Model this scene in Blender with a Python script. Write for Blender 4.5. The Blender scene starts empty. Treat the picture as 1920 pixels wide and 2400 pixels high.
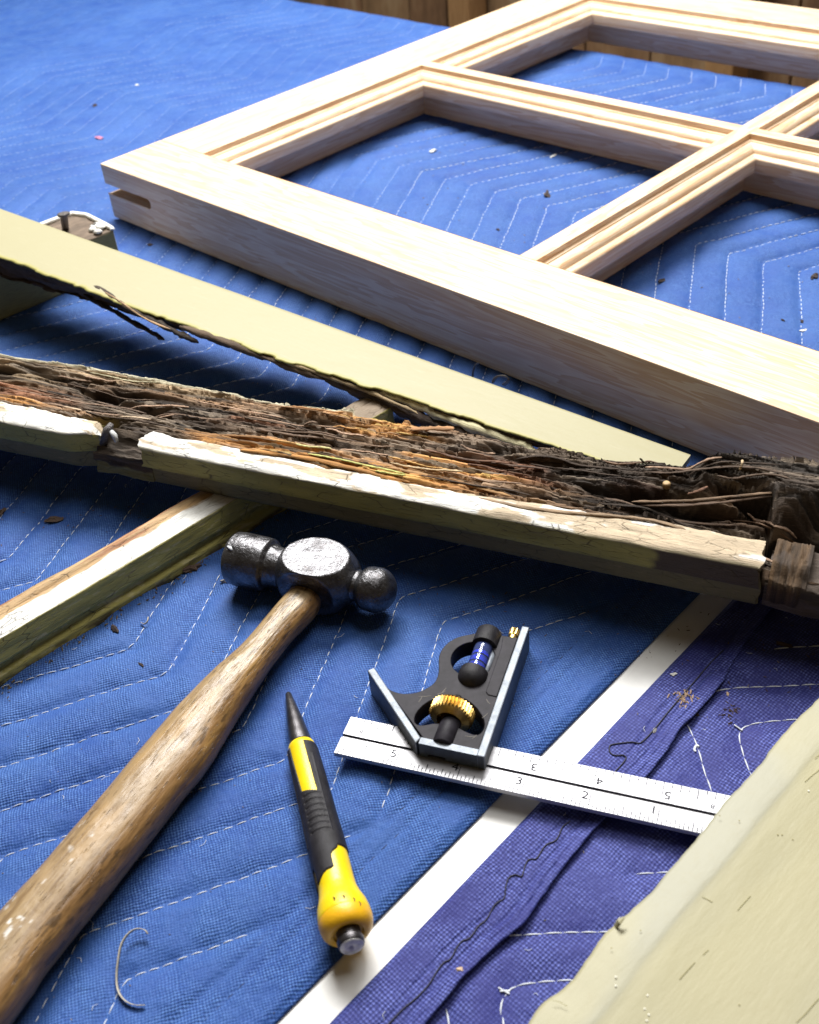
import bpy, math, random
import numpy as np
from mathutils import Matrix, Vector
random.seed(7)
rng = np.random.default_rng(11)
S = 0.01                      # every length below is in centimetres; the scene is in metres
scene = bpy.context.scene
COL = scene.collection

# ------------------------------------------------------------------ camera
FPX, PITCH, ROLL, CAMH = 2586.4, 0.6688, -0.0965, 35.47
_f = np.array([0, math.cos(PITCH), -math.sin(PITCH)])
_u = np.array([0, math.sin(PITCH), math.cos(PITCH)])
_r = np.array([1.0, 0, 0])
RT = _r * math.cos(ROLL) + _u * math.sin(ROLL)
UP = -_r * math.sin(ROLL) + _u * math.cos(ROLL)
cd = bpy.data.cameras.new('camera')
cd.sensor_fit = 'HORIZONTAL'; cd.sensor_width = 36
cd.lens = FPX / 1920 * 36
cd.clip_start = 0.01; cd.clip_end = 60
cd.dof.use_dof = True; cd.dof.focus_distance = 0.52; cd.dof.aperture_fstop = 22
cam = bpy.data.objects.new('camera', cd); COL.objects.link(cam)
M = Matrix.Identity(4)
for i in range(3):
    M[i][0] = RT[i]; M[i][1] = UP[i]; M[i][2] = -_f[i]
M[2][3] = CAMH * S
cam.matrix_world = M
scene.camera = cam

# ------------------------------------------------------------------ world, lamps, exposure
w = bpy.data.worlds.new('World'); scene.world = w; w.use_nodes = True
w.node_tree.nodes['Background'].inputs[0].default_value = (1.0, 0.72, 0.42, 1)
w.node_tree.nodes['Background'].inputs[1].default_value = 0.07
def lamp(name, loc, target, sx, sy, energy, color):
    l = bpy.data.lights.new(name, 'AREA'); l.shape = 'RECTANGLE'
    l.size = sx * S; l.size_y = sy * S; l.energy = energy; l.color = color
    o = bpy.data.objects.new(name, l); COL.objects.link(o)
    o.location = [c * S for c in loc]
    o.rotation_euler = (Vector(target) - Vector(loc)).to_track_quat('-Z', 'Y').to_euler()
lamp('shop_ceiling_light', (0, 150, 138), (0, 58, 0), 104, 60, 69, (1.0, 0.985, 0.96))
lamp('ceiling_tube_light', (50, 70, 190), (0, 40, 0), 90, 70, 15, (1.0, 0.985, 0.96))
scene.view_settings.view_transform = 'Standard'
scene.view_settings.look = 'None'
scene.view_settings.exposure = 0
scene.cycles.use_denoising = True
scene.cycles.max_bounces = 6

# ------------------------------------------------------------------ geometry helpers
def at(px, py, z):
    d = _f * FPX + RT * (px - 960) + UP * (1200 - py)
    t = (z - CAMH) / d[2]
    return np.array([0, 0, CAMH]) + t * d

def _hash(ix, iy, iz, seed):
    with np.errstate(over='ignore'):
        h = (ix.astype(np.int64) * 374761393 + iy.astype(np.int64) * 668265263 + iz.astype(np.int64) * 2147483647 + seed * 974711) & 0xffffffff
        h = ((h ^ (h >> 13)) * 1274126177) & 0xffffffff
        h = h ^ (h >> 16)
    return (h & 0xffff) / 65535.0
def vn(x, y, z=0.0, seed=0):
    x, y, z = np.broadcast_arrays(np.asarray(x, float), np.asarray(y, float), np.asarray(z, float))
    ix, iy, iz = np.floor(x), np.floor(y), np.floor(z)
    fx, fy, fz = x - ix, y - iy, z - iz
    fx, fy, fz = [f * f * (3 - 2 * f) for f in (fx, fy, fz)]
    r = 0
    for a in (0, 1):
        for b in (0, 1):
            for c in (0, 1):
                r = r + _hash(ix + a, iy + b, iz + c, seed) * (fx if a else 1 - fx) * (fy if b else 1 - fy) * (fz if c else 1 - fz)
    return r * 2 - 1
def fbm(x, y, z=0.0, o=4, seed=0):
    r, a = 0, 1.0
    for i in range(o):
        r = r + a * vn(np.asarray(x) * 2 ** i, np.asarray(y) * 2 ** i, np.asarray(z) * 2 ** i, seed + i * 17)
        a *= 0.5
    return r / 1.6
def sstep(x, a, b):
    t = np.clip((x - a) / (b - a), 0, 1); return t * t * (3 - 2 * t)

def mesh(name, V, F, mats=None, smooth=True, col=None, fmat=None):
    me = bpy.data.meshes.new(name)
    V = np.asarray(V, float) * S
    if isinstance(F, np.ndarray):
        n, k = F.shape
        me.vertices.add(len(V)); me.vertices.foreach_set('co', V.ravel())
        me.loops.add(n * k); me.loops.foreach_set('vertex_index', F.ravel().astype(np.int32))
        me.polygons.add(n)
        me.polygons.foreach_set('loop_start', (np.arange(n) * k).astype(np.int32))
        me.polygons.foreach_set('loop_total', np.full(n, k, np.int32))
        me.update(calc_edges=True); me.validate()
    else:
        me.from_pydata([tuple(v) for v in V], [], [tuple(f) for f in F]); me.update()
    if smooth:
        me.polygons.foreach_set('use_smooth', np.ones(len(me.polygons), bool))
    if col is not None:
        ca = me.color_attributes.new('Col', 'FLOAT_COLOR', 'POINT')
        c = np.ones((len(V), 4)); c[:, :3] = col
        ca.data.foreach_set('color', c.ravel())
    for m in (mats if isinstance(mats, (list, tuple)) else [mats]):
        if m: me.materials.append(m)
    if fmat is not None:
        me.polygons.foreach_set('material_index', np.asarray(fmat, np.int32))
    return me
def link(name, me, parent=None, loc=(0, 0, 0), rot=(0, 0, 0)):
    o = bpy.data.objects.new(name, me); COL.objects.link(o)
    o.location = [c * S for c in loc]; o.rotation_euler = rot
    if parent: o.parent = parent
    return o
def tag(o, label=None, cat=None, group=None, kind=None):
    if label: o['label'] = label
    if cat: o['category'] = cat
    if group: o['group'] = group
    if kind: o['kind'] = kind
    return o
def thing(name, label, cat, loc=(0, 0, 0), rot=(0, 0, 0), group=None):
    return tag(link(name, None, None, loc, rot), label, cat, group)
def frame(o):
    """world(cm) <-> local(cm) of a thing"""
    R = np.array(o.rotation_euler.to_matrix()); L = np.array(o.location) / S
    return (lambda P: (np.asarray(P, float) - L) @ R), (lambda P: np.asarray(P, float) @ R.T + L)

def grid_faces(nu, nv, wrap_v=False, keep=None):
    i, j = np.meshgrid(np.arange(nu - 1), np.arange(nv if wrap_v else nv - 1), indexing='ij')
    j2 = (j + 1) % nv
    F = np.stack([i * nv + j, (i + 1) * nv + j, (i + 1) * nv + j2, i * nv + j2], -1).reshape(-1, 4)
    if keep is not None: F = F[keep.ravel()]
    return F
class MB:
    def __init__(s): s.V = []; s.F = []
    def add(s, V, F):
        n = len(s.V); s.V += [tuple(v) for v in V]; s.F += [tuple(i + n for i in f) for f in F]; return s
    def box(s, x0, x1, y0, y1, z0, z1):
        V = [(x, y, z) for x in (x0, x1) for y in (y0, y1) for z in (z0, z1)]
        return s.add(V, [(0, 1, 3, 2), (4, 6, 7, 5), (0, 4, 5, 1), (2, 3, 7, 6), (0, 2, 6, 4), (1, 5, 7, 3)])
    def tube(s, P, r, n=6, flat=1.0, cap=True):
        P = np.asarray(P, float); m = len(P)
        r = np.broadcast_to(np.asarray(r, float), (m,))
        T = np.gradient(P, axis=0); T /= np.linalg.norm(T, axis=1)[:, None] + 1e-9
        V = []
        for k in range(m):
            t = T[k]; a = np.cross(t, [0, 0, 1]); 
            if np.linalg.norm(a) < 1e-3: a = np.cross(t, [1, 0, 0])
            a /= np.linalg.norm(a); b = np.cross(a, t)
            for i in range(n):
                q = 2 * math.pi * i / n
                V.append(P[k] + r[k] * (a * math.cos(q) + b * math.sin(q) * flat))
        F = [(k * n + i, k * n + (i + 1) % n, (k + 1) * n + (i + 1) % n, (k + 1) * n + i) for k in range(m - 1) for i in range(n)]
        if cap: F += [tuple(range(n - 1, -1, -1)), tuple((m - 1) * n + i for i in range(n))]
        return s.add(V, F)
    def lathe(s, prof, n=48, axis='x', org=(0, 0, 0)):
        """prof: (s along axis, radius)"""
        V = []; m = len(prof)
        for (t, r) in prof:
            for i in range(n):
                q = 2 * math.pi * i / n; c, d = r * math.cos(q), r * math.sin(q)
                p = {'x': (t, c, d), 'y': (c, t, d), 'z': (c, d, t)}[axis]
                V.append((p[0] + org[0], p[1] + org[1], p[2] + org[2]))
        F = [(k * n + i, (k + 1) * n + i, (k + 1) * n + (i + 1) % n, k * n + (i + 1) % n) for k in range(m - 1) for i in range(n)]
        F += [tuple(range(n)), tuple((m - 1) * n + i for i in range(n - 1, -1, -1))]
        return s.add(V, F)
    def build(s, name, mat, parent=None, smooth=False, col=None, bevel=0, **k):
        o = link(name, mesh(name, s.V, s.F, mat, smooth, col), parent, **k)
        if bevel:
            b = o.modifiers.new('bevel', 'BEVEL'); b.width = bevel * S; b.segments = 2; b.limit_method = 'ANGLE'; b.angle_limit = math.radians(35)
        return o
def edge_smooth(o, ang=35):
    me = o.data
    me.polygons.foreach_set('use_smooth', np.ones(len(me.polygons), bool))
    try: me.set_sharp_from_angle(angle=math.radians(ang))
    except Exception: pass
    return o

# ------------------------------------------------------------------ material helpers
class N:
    def __init__(s, name):
        s.m = bpy.data.materials.new(name); s.m.use_nodes = True; s.t = s.m.node_tree
        s.b = s.t.nodes['Principled BSDF']; s.out = s.t.nodes['Material Output']
    def n(s, typ, **k):
        x = s.t.nodes.new(typ)
        for a, v in k.items():
            if a.startswith('i_'):
                key = a[2:]; key = int(key) if key.isdigit() else key.replace('_', ' ')
                if hasattr(v, 'node'): s.t.links.new(v, x.inputs[key])
                else: x.inputs[key].default_value = v
            else: setattr(x, a, v)
        return x
    def l(s, a, b): s.t.links.new(a, b)
    def coord(s, scale=(1, 1, 1), kind='Object', rot=(0, 0, 0)):
        tc = s.n('ShaderNodeTexCoord'); mp = s.n('ShaderNodeMapping')
        mp.inputs['Scale'].default_value = [c / S for c in scale]; mp.inputs['Rotation'].default_value = rot
        s.l(tc.outputs[kind], mp.inputs['Vector']); return mp.outputs[0]
    def noise(s, vec, scale=1, detail=4, rough=.55, dist=0):
        x = s.n('ShaderNodeTexNoise'); x.inputs['Scale'].default_value = scale; x.inputs['Detail'].default_value = detail
        x.inputs['Roughness'].default_value = rough; x.inputs['Distortion'].default_value = dist
        if vec is not None: s.l(vec, x.inputs['Vector'])
        return x.outputs['Fac']
    def ramp(s, fac, stops):
        x = s.n('ShaderNodeValToRGB'); e = x.color_ramp.elements
        while len(e) < len(stops): e.new(0.5)
        for i, (p, c) in enumerate(stops):
            e[i].position = p; e[i].color = (c, c, c, 1) if not hasattr(c, '__len__') else tuple(c) + (1,)
        s.l(fac, x.inputs[0]); return x.outputs[0]
    def mix(s, f, a, b, typ='MIX'):
        x = s.n('ShaderNodeMix', data_type='RGBA', blend_type=typ)
        for v, k in ((f, 0), (a, 6), (b, 7)):
            if hasattr(v, 'node'): s.l(v, x.inputs[k])
            else: x.inputs[k].default_value = v if (k == 0 or len(v) == 4) else tuple(v) + (1,)
        return x.outputs[2]
    def math(s, op, a, b=0.0, c=None):
        x = s.n('ShaderNodeMath', operation=op)
        for v, k in ((a, 0), (b, 1), (c, 2)):
            if v is None: continue
            if hasattr(v, 'node'): s.l(v, x.inputs[k])
            else: x.inputs[k].default_value = v
        return x.outputs[0]
    def base(s, v, rough=.6, spec=.5, metal=0.0):
        for val, key in ((v, 'Base Color'), (rough, 'Roughness'), (spec, 'Specular IOR Level'), (metal, 'Metallic')):
            if hasattr(val, 'node'): s.l(val, s.b.inputs[key])
            else: s.b.inputs[key].default_value = (tuple(val) + (1,)) if key == 'Base Color' else val
        return s
    def bump(s, h, dist=.01, strength=1.0):
        prev = s.b.inputs['Normal'].links[0].from_socket if s.b.inputs['Normal'].links else None
        x = s.n('ShaderNodeBump'); x.inputs['Distance'].default_value = dist * S; x.inputs['Strength'].default_value = strength
        s.l(h, x.inputs['Height'])
        if prev: s.l(prev, x.inputs['Normal'])
        s.l(x.outputs[0], s.b.inputs['Normal']); return s
def simple(name, c, rough=.6, spec=.5, metal=0., var=.0, scale=2., bump=0., bscale=20.):
    m = N(name); v = m.coord()
    if var:
        f = m.noise(v, scale, 5)
        lo = tuple(max(0, x * (1 - var)) for x in c); hi = tuple(min(1, x * (1 + var)) for x in c)
        m.base(m.ramp(f, [(.3, lo), (.7, hi)]), rough, spec, metal)
    else: m.base(c, rough, spec, metal)
    if bump: m.bump(m.noise(v, bscale, 4), bump)
    return m.m

def fabric(name, col, light, pitch, rot, dark, blot):
    """spun-bonded quilt cloth: small embossed dimples, scuffs and lint"""
    m = N(name); v = m.coord(rot=(0, 0, rot))
    wob = m.n('ShaderNodeTexNoise'); wob.inputs['Scale'].default_value = 1.1; m.l(v, wob.inputs['Vector'])
    vv = m.n('ShaderNodeVectorMath', operation='SCALE'); m.l(wob.outputs['Color'], vv.inputs[0]); vv.inputs['Scale'].default_value = .22
    va = m.n('ShaderNodeVectorMath', operation='ADD'); m.l(v, va.inputs[0]); m.l(vv.outputs[0], va.inputs[1])
    sp = m.n('ShaderNodeSeparateXYZ'); m.l(va.outputs[0], sp.inputs[0])
    k = 2 * math.pi / pitch
    cx = m.math('COSINE', m.math('MULTIPLY', sp.outputs[0], k)); cy = m.math('COSINE', m.math('MULTIPLY', sp.outputs[1], k))
    dots = m.math('MULTIPLY_ADD', m.math('ADD', cx, cy), .25, .5)
    patch = m.ramp(m.noise(v, .55, 4, .6), [(.38, .25), (.6, 1.0)])
    fuzz = m.noise(v, 34, 3, .7)
    big = m.noise(v, .20, 7, .72)
    d2 = m.math('MULTIPLY', m.ramp(dots, [(.35, 0.), (.95, 1.)]), patch)
    jit = m.math('MULTIPLY', d2, m.ramp(m.noise(v, 6.5, 2, .7), [(.34, .1), (.60, 1.0)]))
    c = m.mix(m.ramp(big, [(.3, 0.), (.7, 1.)]), col, blot)
    c = m.mix(m.math('MULTIPLY', m.ramp(dots, [(.0, 1.), (.42, 0.)]), patch), c, dark)
    c = m.mix(jit, c, light)
    c = m.mix(m.ramp(fuzz, [(.35, .35), (.6, 0.)]), c, dark)
    c = m.mix(m.ramp(m.noise(v, 2.6, 8, .8), [(.58, 0.), (.78, .40)]), c, light)
    c = m.mix(m.ramp(m.noise(v, .07, 5, .6), [(.45, 0.), (.7, .16)]), c, light)
    c = m.mix(m.ramp(m.noise(v, 1.1, 6, .78), [(.64, 0.), (.74, .55)]), c, dark)
    m.base(c, .62, .28)
    m.b.inputs['Sheen Weight'].default_value = .12
    m.b.inputs['Sheen Tint'].default_value = (.5, .7, 1, 1)
    h = m.math('MULTIPLY', dots, patch)
    m.bump(h, .028).bump(fuzz, .012).bump(m.noise(v, 1.6, 5, .6), .09)
    return m.m

def pine(name, axis, c0, c1, c2, gs=1.0, rough=.42, wav=.55):
    """planed softwood; axis = direction of the grain in the part's own coordinates"""
    m = N(name)
    sc = [1.0, 1.0, 1.0]; sc[axis] = .06
    v = m.coord(sc)
    wn = m.n('ShaderNodeTexNoise'); wn.inputs['Scale'].default_value = .5 * gs; wn.inputs['Detail'].default_value = 3; m.l(v, wn.inputs['Vector'])
    w2 = m.n('ShaderNodeVectorMath', operation='SCALE'); m.l(wn.outputs['Color'], w2.inputs[0]); w2.inputs['Scale'].default_value = wav * 3
    va = m.n('ShaderNodeVectorMath', operation='ADD'); m.l(v, va.inputs[0]); m.l(w2.outputs[0], va.inputs[1])
    wv = m.n('ShaderNodeTexNoise'); wv.inputs['Scale'].default_value = 2.1 * gs; wv.inputs['Detail'].default_value = 2; m.l(va.outputs[0], wv.inputs['Vector'])
    bands = m.math('FRACT', m.math('MULTIPLY', wv.outputs['Fac'], 4.2))
    f = m.ramp(bands, [(0., 0.), (.7, .8), (.93, 1.), (1., 0.)])
    fine = m.noise(m.coord([x * (1 if i != axis else .35) for i, x in enumerate(sc)]), 26, 3, .7)
    c = m.mix(f, c0, c1)
    c = m.mix(m.ramp(fine, [(.45, 0.), (.75, .35)]), c, c2)
    m.base(c, rough, .45)
    m.bump(fine, .006).bump(m.noise(m.coord(), 1.5, 3), .02)
    return m.m

def attr_wood(name, rough=.75, axis=0, grain=1.0, bump=.05, spec=.35, flake=False):
    """colour zones (paint, bare wood, rot) come per vertex; fibres are procedural"""
    m = N(name); a = m.n('ShaderNodeAttribute', attribute_name='Col')
    sc = [7.0, 7.0, 7.0]; sc[axis] = .55
    fine = m.noise(m.coord(sc), 2.2, 6, .72)
    c = m.mix(m.ramp(fine, [(.30, .5 * grain), (.54, 0.)]), a.outputs['Color'], (.012, .009, .007), 'MIX')
    c = m.mix(m.ramp(fine, [(.58, 0.), (.85, .4 * grain)]), c, (.55, .46, .34))
    if flake:
        vo = m.n('ShaderNodeTexVoronoi', feature='DISTANCE_TO_EDGE'); vo.inputs['Scale'].default_value = 1.0
        m.l(m.coord((.9, 3.2, 3.2)), vo.inputs['Vector'])
        msk = m.math('MULTIPLY', m.ramp(vo.outputs['Distance'], [(.0, 1.), (.045, 0.)]), m.ramp(m.noise(m.coord(), .8, 4, .6), [(.45, 0.), (.62, 1.)]))
        c = m.mix(m.math('MULTIPLY', msk, .8), c, (.07, .05, .03))
        m.bump(msk, -.03)
        c = m.mix(m.ramp(m.noise(m.coord((.5, 2.5, 2.5)), 1.6, 7, .8), [(.58, 0.), (.66, .55)]), c, (.34, .27, .18))
    m.base(c, rough, spec); m.bump(fine, bump * 1.0)
    m.bump(m.noise(m.coord(), 9, 5, .6), .012)
    return m.m
def attr_paint(name, rough=.5):
    m = N(name); a = m.n('ShaderNodeAttribute', attribute_name='Col')
    v = m.coord(); n1 = m.noise(v, 3, 6, .7)
    c = m.mix(m.ramp(n1, [(.28, .16), (.48, 0.)]), a.outputs['Color'], (.30, .25, .12))
    c = m.mix(m.ramp(m.noise(m.coord((.3, 2.4, 2.4)), 1.2, 5, .7), [(.60, 0.), (.8, .2)]), c, (.56, .54, .41))
    m.base(c, rough, .4); m.bump(m.noise(m.coord((.35, 1.6, 1.6)), 3, 5, .65), .012).bump(m.noise(v, 22, 3), .003)
    return m.m

WHITE = (.86, .85, .81); CREAM = (.335, .31, .18); OLIVE = (.43, .385, .11)
M_blue = fabric('blue_quilt_cloth', (.010, .057, .285), (.13, .28, .66), .112, math.radians(31), (.005, .025, .14), (.027, .098, .33))
M_violet = fabric('violet_quilt_cloth', (.011, .016, .155), (.20, .25, .70), .135, math.radians(3), (.006, .005, .06), (.022, .024, .19))
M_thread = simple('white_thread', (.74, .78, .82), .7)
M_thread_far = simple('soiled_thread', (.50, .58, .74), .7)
M_dark_thread = simple('black_thread', (.012, .012, .03), .6)
M_laminate = simple('white_bench_top', (.78, .78, .76), .4, .4, var=.07, scale=.5, bump=.01, bscale=2)
PI0, PI1, PI2 = (.85, .69, .50), (.70, .46, .265), (.55, .33, .16)
M_pine_x = pine('pine_grain_long', 0, PI0, PI1, PI2)
M_pine_y = pine('pine_grain_cross', 1, PI0, PI1, PI2, gs=1.1)
M_rot = attr_wood('rotted_wood')
M_paint = attr_paint('old_paint')

# ------------------------------------------------------------------ room: floor, plank wall, bench
TH = math.radians(-46)
EA = np.array([math.cos(TH), math.sin(TH), 0]); EB = np.array([-EA[1], EA[0], 0])
def AB(a, b, z=0): return EA * a + EB * b + np.array([0, 0, z])
def toAB(p): return float(np.dot(p, EA)), float(np.dot(p, EB))
def pab(px, py, z=.35): return toAB(at(px, py, z))

fl = MB().box(-400, 400, -300, 400, -90, -88).build('floor', pine('floor_boards', 0, (.20, .12, .07), (.13, .075, .04), (.3, .2, .12), .3))
tag(fl, kind='structure')
bw = thing('plank_wall', 'brown plank wall with upright battens standing behind the bench', 'wall', AB(-60, 0, -88), (0, 0, TH))
mw = []
for i, c in enumerate([(.26, .15, .075), (.29, .18, .09), (.23, .13, .065)]):
    mm = N('rough_plank'); v = mm.coord((1.0, 1.0, .25)); f = mm.noise(v, .22, 5, .65)
    mm.base(mm.ramp(f, [(.3, tuple(x * .45 for x in c)), (.5, c), (.72, (.42, .30, .17))]), .8); mm.bump(f, .3); mw.append(mm.m)
x = -110.0; k = 0
while x < 110:
    wd = random.choice([9, 11, 14, 12])
    MB().box(x, x + wd - .35, 151, 152.4 + random.random() * .8, 2, 96).build('plank', mw[k % 3], bw, bevel=.15); x += wd; k += 1
m_bat = pine('batten_wood', 2, (.40, .24, .11), (.30, .17, .075), (.2, .1, .05))
for bx in (-70.5, -22, 25, 70):
    MB().box(bx, bx + 4.5, 146, 150.8, 2, 96).build('batten', m_bat, bw, bevel=.2)
MB().box(-110, 110, 145.5, 150.8, 96.2, 100).build('top_rail', m_bat, bw, bevel=.2)
for k in range(9):
    MB().box(-24 + k * 7.5, -24 + k * 7.5 + random.uniform(3, 4.5), 143 + random.random(), 145, 42, random.uniform(60, 69)).build('cleat', mw[(k + 2) % 3], bw, bevel=.15)

bench = thing('workbench', 'white topped workbench showing as a bright strip between the two quilts', 'workbench', AB(-60, 44, -88), (0, 0, TH))
MB().box(-112, 98, -57, 55.2, 84.4, 88).build('bench_top', M_laminate, bench, bevel=.2)
for lx in (-104, 84):
    for ly in (-50, 44):
        MB().box(lx, lx + 9, ly, ly + 9, 0, 84.4).build('leg', m_bat, bench, bevel=.3)

# ------------------------------------------------------------------ quilted blankets (a,b frame)
SPC = 3.65 / math.sqrt(2)
def seam_phase(a, b):
    """row number field of the chevron quilting"""
    t = math.sqrt(2) * (b * math.cos(math.radians(-1)) + 0 * a); 
    x = EA[0] * a + EB[0] * b; y = EA[1] * a + EB[1] * b
    t = x + y; s = x - y
    per = 14.15
    q = (t - 37.4) / per; q = q - 2 * np.floor(q / 2)          # 0..2
    tri = np.where(q < 1, q, 2 - q)                            # 0 at even kinks, 1 at odd
    zig = tri * per * .52
    return (s + 38.94 - zig) / 3.65
def wrink(a, b):
    return .10 * fbm(a * .09, b * .09, 0, 3, 5) + .045 * fbm(a * .5, b * .5, 0, 3, 9)
def height_blue(a, b):
    ph = seam_phase(a + .10 * vn(a * .25, b * .25, 0, 3), b)
    fr = np.abs(ph - np.round(ph)) * 2                           # 0 on a seam, 1 between
    puff = (1 - (1 - fr) ** 2.8) * (.25 + .07 * vn(a * .12, b * .12, 2, 8)) * (1 - .55 * sstep(-a, 55, 105)) + .055 * np.exp(-fr / .45) * vn((EA[0] * a + EB[0] * b + EA[1] * a + EB[1] * b) * 1.1, np.round(ph) * 3.3, 0, 19)
    edge = sstep(a, -20.6, -19.6)
    puff = (puff * (1 - edge) + edge * .10) * (1 - .8 * sstep(b, 95, 99))
    for sa in (-19.2, -19.92):
        puff = puff - .07 * np.exp(-((a - sa - .05 * vn(b * .4, 0, 0, 4)) / .09) ** 2)
    z = .18 + puff + wrink(a, b) * (1 - .6 * edge)
    z = z - .22 * sstep(a, -17.8, -17.4)
    return np.maximum(z, .08)
RIDGE = [pab(*p) for p in [(1940, 1275), (1870, 1345), (1820, 1400), (1740, 1500), (1688, 1590), (1640, 1650), (1590, 1700), (1530, 1790), (1400, 1925), (1355, 1975), (1300, 2040), (1250, 2115), (1215, 2165), (1150, 2215), (1080, 2285), (985, 2400), (900, 2500)]]
rb = np.array([p[1] for p in RIDGE])[::-1]; ra = np.array([p[0] for p in RIDGE])[::-1]
def ridge_a(b): return np.interp(b, rb, ra)
def chaikin(P, n=3):
    P = np.asarray(P, float)
    for _ in range(n):
        Q = [P[0]]
        for k in range(len(P) - 1): Q += [P[k] * .75 + P[k + 1] * .25, P[k] * .25 + P[k + 1] * .75]
        P = np.array(Q + [P[-1]])
    return P
VS = [[(1675, 1611), (1700, 1606), (1760, 1602), (1840, 1600), (1920, 1596), (2050, 1590)],
      [(1608, 1683), (1625, 1715), (1642, 1760), (1652, 1800), (1668, 1840), (1685, 1900), (1710, 1990)],
      [(1990, 1668), (1885, 1676), (1790, 1683), (1745, 1693), (1733, 1708), (1736, 1735), (1748, 1775), (1765, 1815), (1800, 1890)],
      [(1175, 2184), (1230, 2182), (1330, 2176), (1430, 2175), (1560, 2172)],
      [(1440, 2285), (1350, 2288), (1270, 2292), (1215, 2300), (1192, 2312), (1180, 2332), (1175, 2360), (1179, 2400), (1190, 2480)],
      [(1040, 2340), (1048, 2370), (1052, 2400), (1060, 2480)],
      [(1480, 2040), (1560, 2036), (1700, 2030)], [(1310, 2440), (1290, 2460), (1280, 2520)],
      [(2050, 1500), (1960, 1504), (1850, 1510), (1790, 1516)]]
VSAB = [chaikin([pab(*p, .35) for p in l], 2) for l in VS]
VSAB += [np.array([[-13.2 + d, 36 + i], [-12.0 + d, 38 + i], [-3, 40 + i * 1.02]]) for i, d in ((0, 0), (3.6, .1), (7.2, .2), (10.8, .2), (14.5, .2), (19, .2), (24, .1))]
def height_violet(a, b):
    d = np.full(a.shape, 9.0)
    for P in VSAB:
        for k in range(len(P) - 1):
            p, q = P[k], P[k + 1]; e = q - p; L2 = max(1e-9, e @ e)
            t = np.clip(((a - p[0]) * e[0] + (b - p[1]) * e[1]) / L2, 0, 1)
            d = np.minimum(d, np.hypot(a - p[0] - t * e[0], b - p[1] - t * e[1]))
    r = ridge_a(b)
    right = sstep(a - r, -.02, .05)
    puff = .17 * (1 - np.exp(-d / .55))
    z_left = .34 + .05 * fbm(a * .6, b * .25, 0, 3, 41) - .16 * sstep(-a, 15.75, 16.0)
    z_left = z_left + .07 * np.exp(-((a - r + .22) / .13) ** 2) - .05 * np.exp(-((a - r + .47) / .05) ** 2)
    z_left = z_left - .05 * np.exp(-((a - r + 1.0) / .07) ** 2)
    z_right = .10 + puff - .08 * np.exp(-((a - r) / .45) ** 2)
    return np.maximum(z_left * (1 - right) + z_right * right + wrink(a, b) * .6, .07)
def blanket(name, label, a_vals, b_vals, hf, mat):
    a, b = np.meshgrid(a_vals, b_vals, indexing='ij')
    z = hf(a, b)
    # the hem rolls over the far edge of the bench and hangs down
    over = np.clip(b - 99.2 - .25 * vn(a * .15, 0, 0, 6), 0, None)
    ang = np.clip(over / 1.2, 0, math.pi / 2)
    bb = np.where(over > 0, (b - over) + 1.2 * np.sin(ang), b)
    zz = z - np.where(over > 0, 1.2 * (1 - np.cos(ang)) + np.clip(over - 1.885, 0, None), 0)
    V = np.stack([a - a_vals[0], bb, zz], -1).reshape(-1, 3)
    F = grid_faces(len(a_vals), len(b_vals))
    # skirts down to the bench along both long sides
    nb = len(b_vals); nv = len(V)
    s0 = V[:nb].copy(); s0[:, 2] = np.minimum(s0[:, 2], .02) ; s0[:,0] += .06
    s1 = V[-nb:].copy(); s1[:, 2] = np.minimum(s1[:, 2], .02); s1[:,0] -= .06
    V = np.vstack([V, s0, s1]); j = np.arange(nb - 1)
    F = np.vstack([F, np.stack([nv + j, j, j + 1, nv + j + 1], -1),
                   np.stack([nv - nb + j, nv + nb + j, nv + nb + j + 1, nv - nb + j + 1], -1)])
    t = thing(name, label, 'blanket', AB(a_vals[0], 0, 0), (0, 0, TH))
    link('quilted_cloth', mesh('quilted_cloth', V, F, mat), t)
    return t
av = [-17.4]
while av[-1] > -172: av.append(av[-1] - (.13 if av[-1] > -45 else .13 + .0045 * (-45 - av[-1])))
av = np.array(av[::-1])
bv = [-12.0]
while bv[-1] < 109: bv.append(bv[-1] + (.15 if bv[-1] < 45 else .15 + .0045 * (bv[-1] - 45)))
bv = np.array(bv)
blue = blanket('quilted_blanket', 'bright blue quilted moving blanket with rows of white chevron stitching', av, bv, height_blue, M_blue)
av2 = [-16.0]
while av2[-1] < 30: av2.append(av2[-1] + (.05 if av2[-1] < -13 else .12 if av2[-1] < 0 else .5))
av2 = np.array(av2)
violet = blanket('quilted_blanket', 'violet quilted moving blanket with a folded ridge, right of the white strip', av2, bv[bv < 99], height_violet, M_violet)

def stitches(path, hf, a0, r, parent, dash=.42, gap=.11, arc=.03, segs=4, name='stitch_row', mat=None):
    """path in (a,b); dashes lying on the cloth, joined into one row"""
    P = np.asarray(path, float); L = np.concatenate([[0], np.cumsum(np.linalg.norm(np.diff(P, axis=0), axis=1))])
    s = random.random() * .3; mb = MB(); X = []
    while s + dash < L[-1]:
        dd = dash * random.uniform(.85, 1.12)
        u = np.linspace(s, s + dd, segs)
        a = np.interp(u, L, P[:, 0]); b = np.interp(u, L, P[:, 1])
        X.append((a, b)); s += dd + gap * random.uniform(.6, 1.5)
    if not X: return None
    A_ = np.array([x[0] for x in X]); B_ = np.array([x[1] for x in X])
    Z = hf(A_, B_) + arc * np.sin(np.linspace(.0, math.pi, segs))[None] + r * .3
    J = rng.normal(0, .012, A_.shape[0])
    rr = r * np.sin(np.linspace(.35, math.pi - .35, segs))
    for i in range(len(X)):
        mb.tube(np.stack([A_[i] - a0 + J[i], B_[i] + J[i], Z[i]], -1), rr, 4, cap=False)
    return mb.build(name, mat or M_thread, parent, smooth=True)
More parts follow.
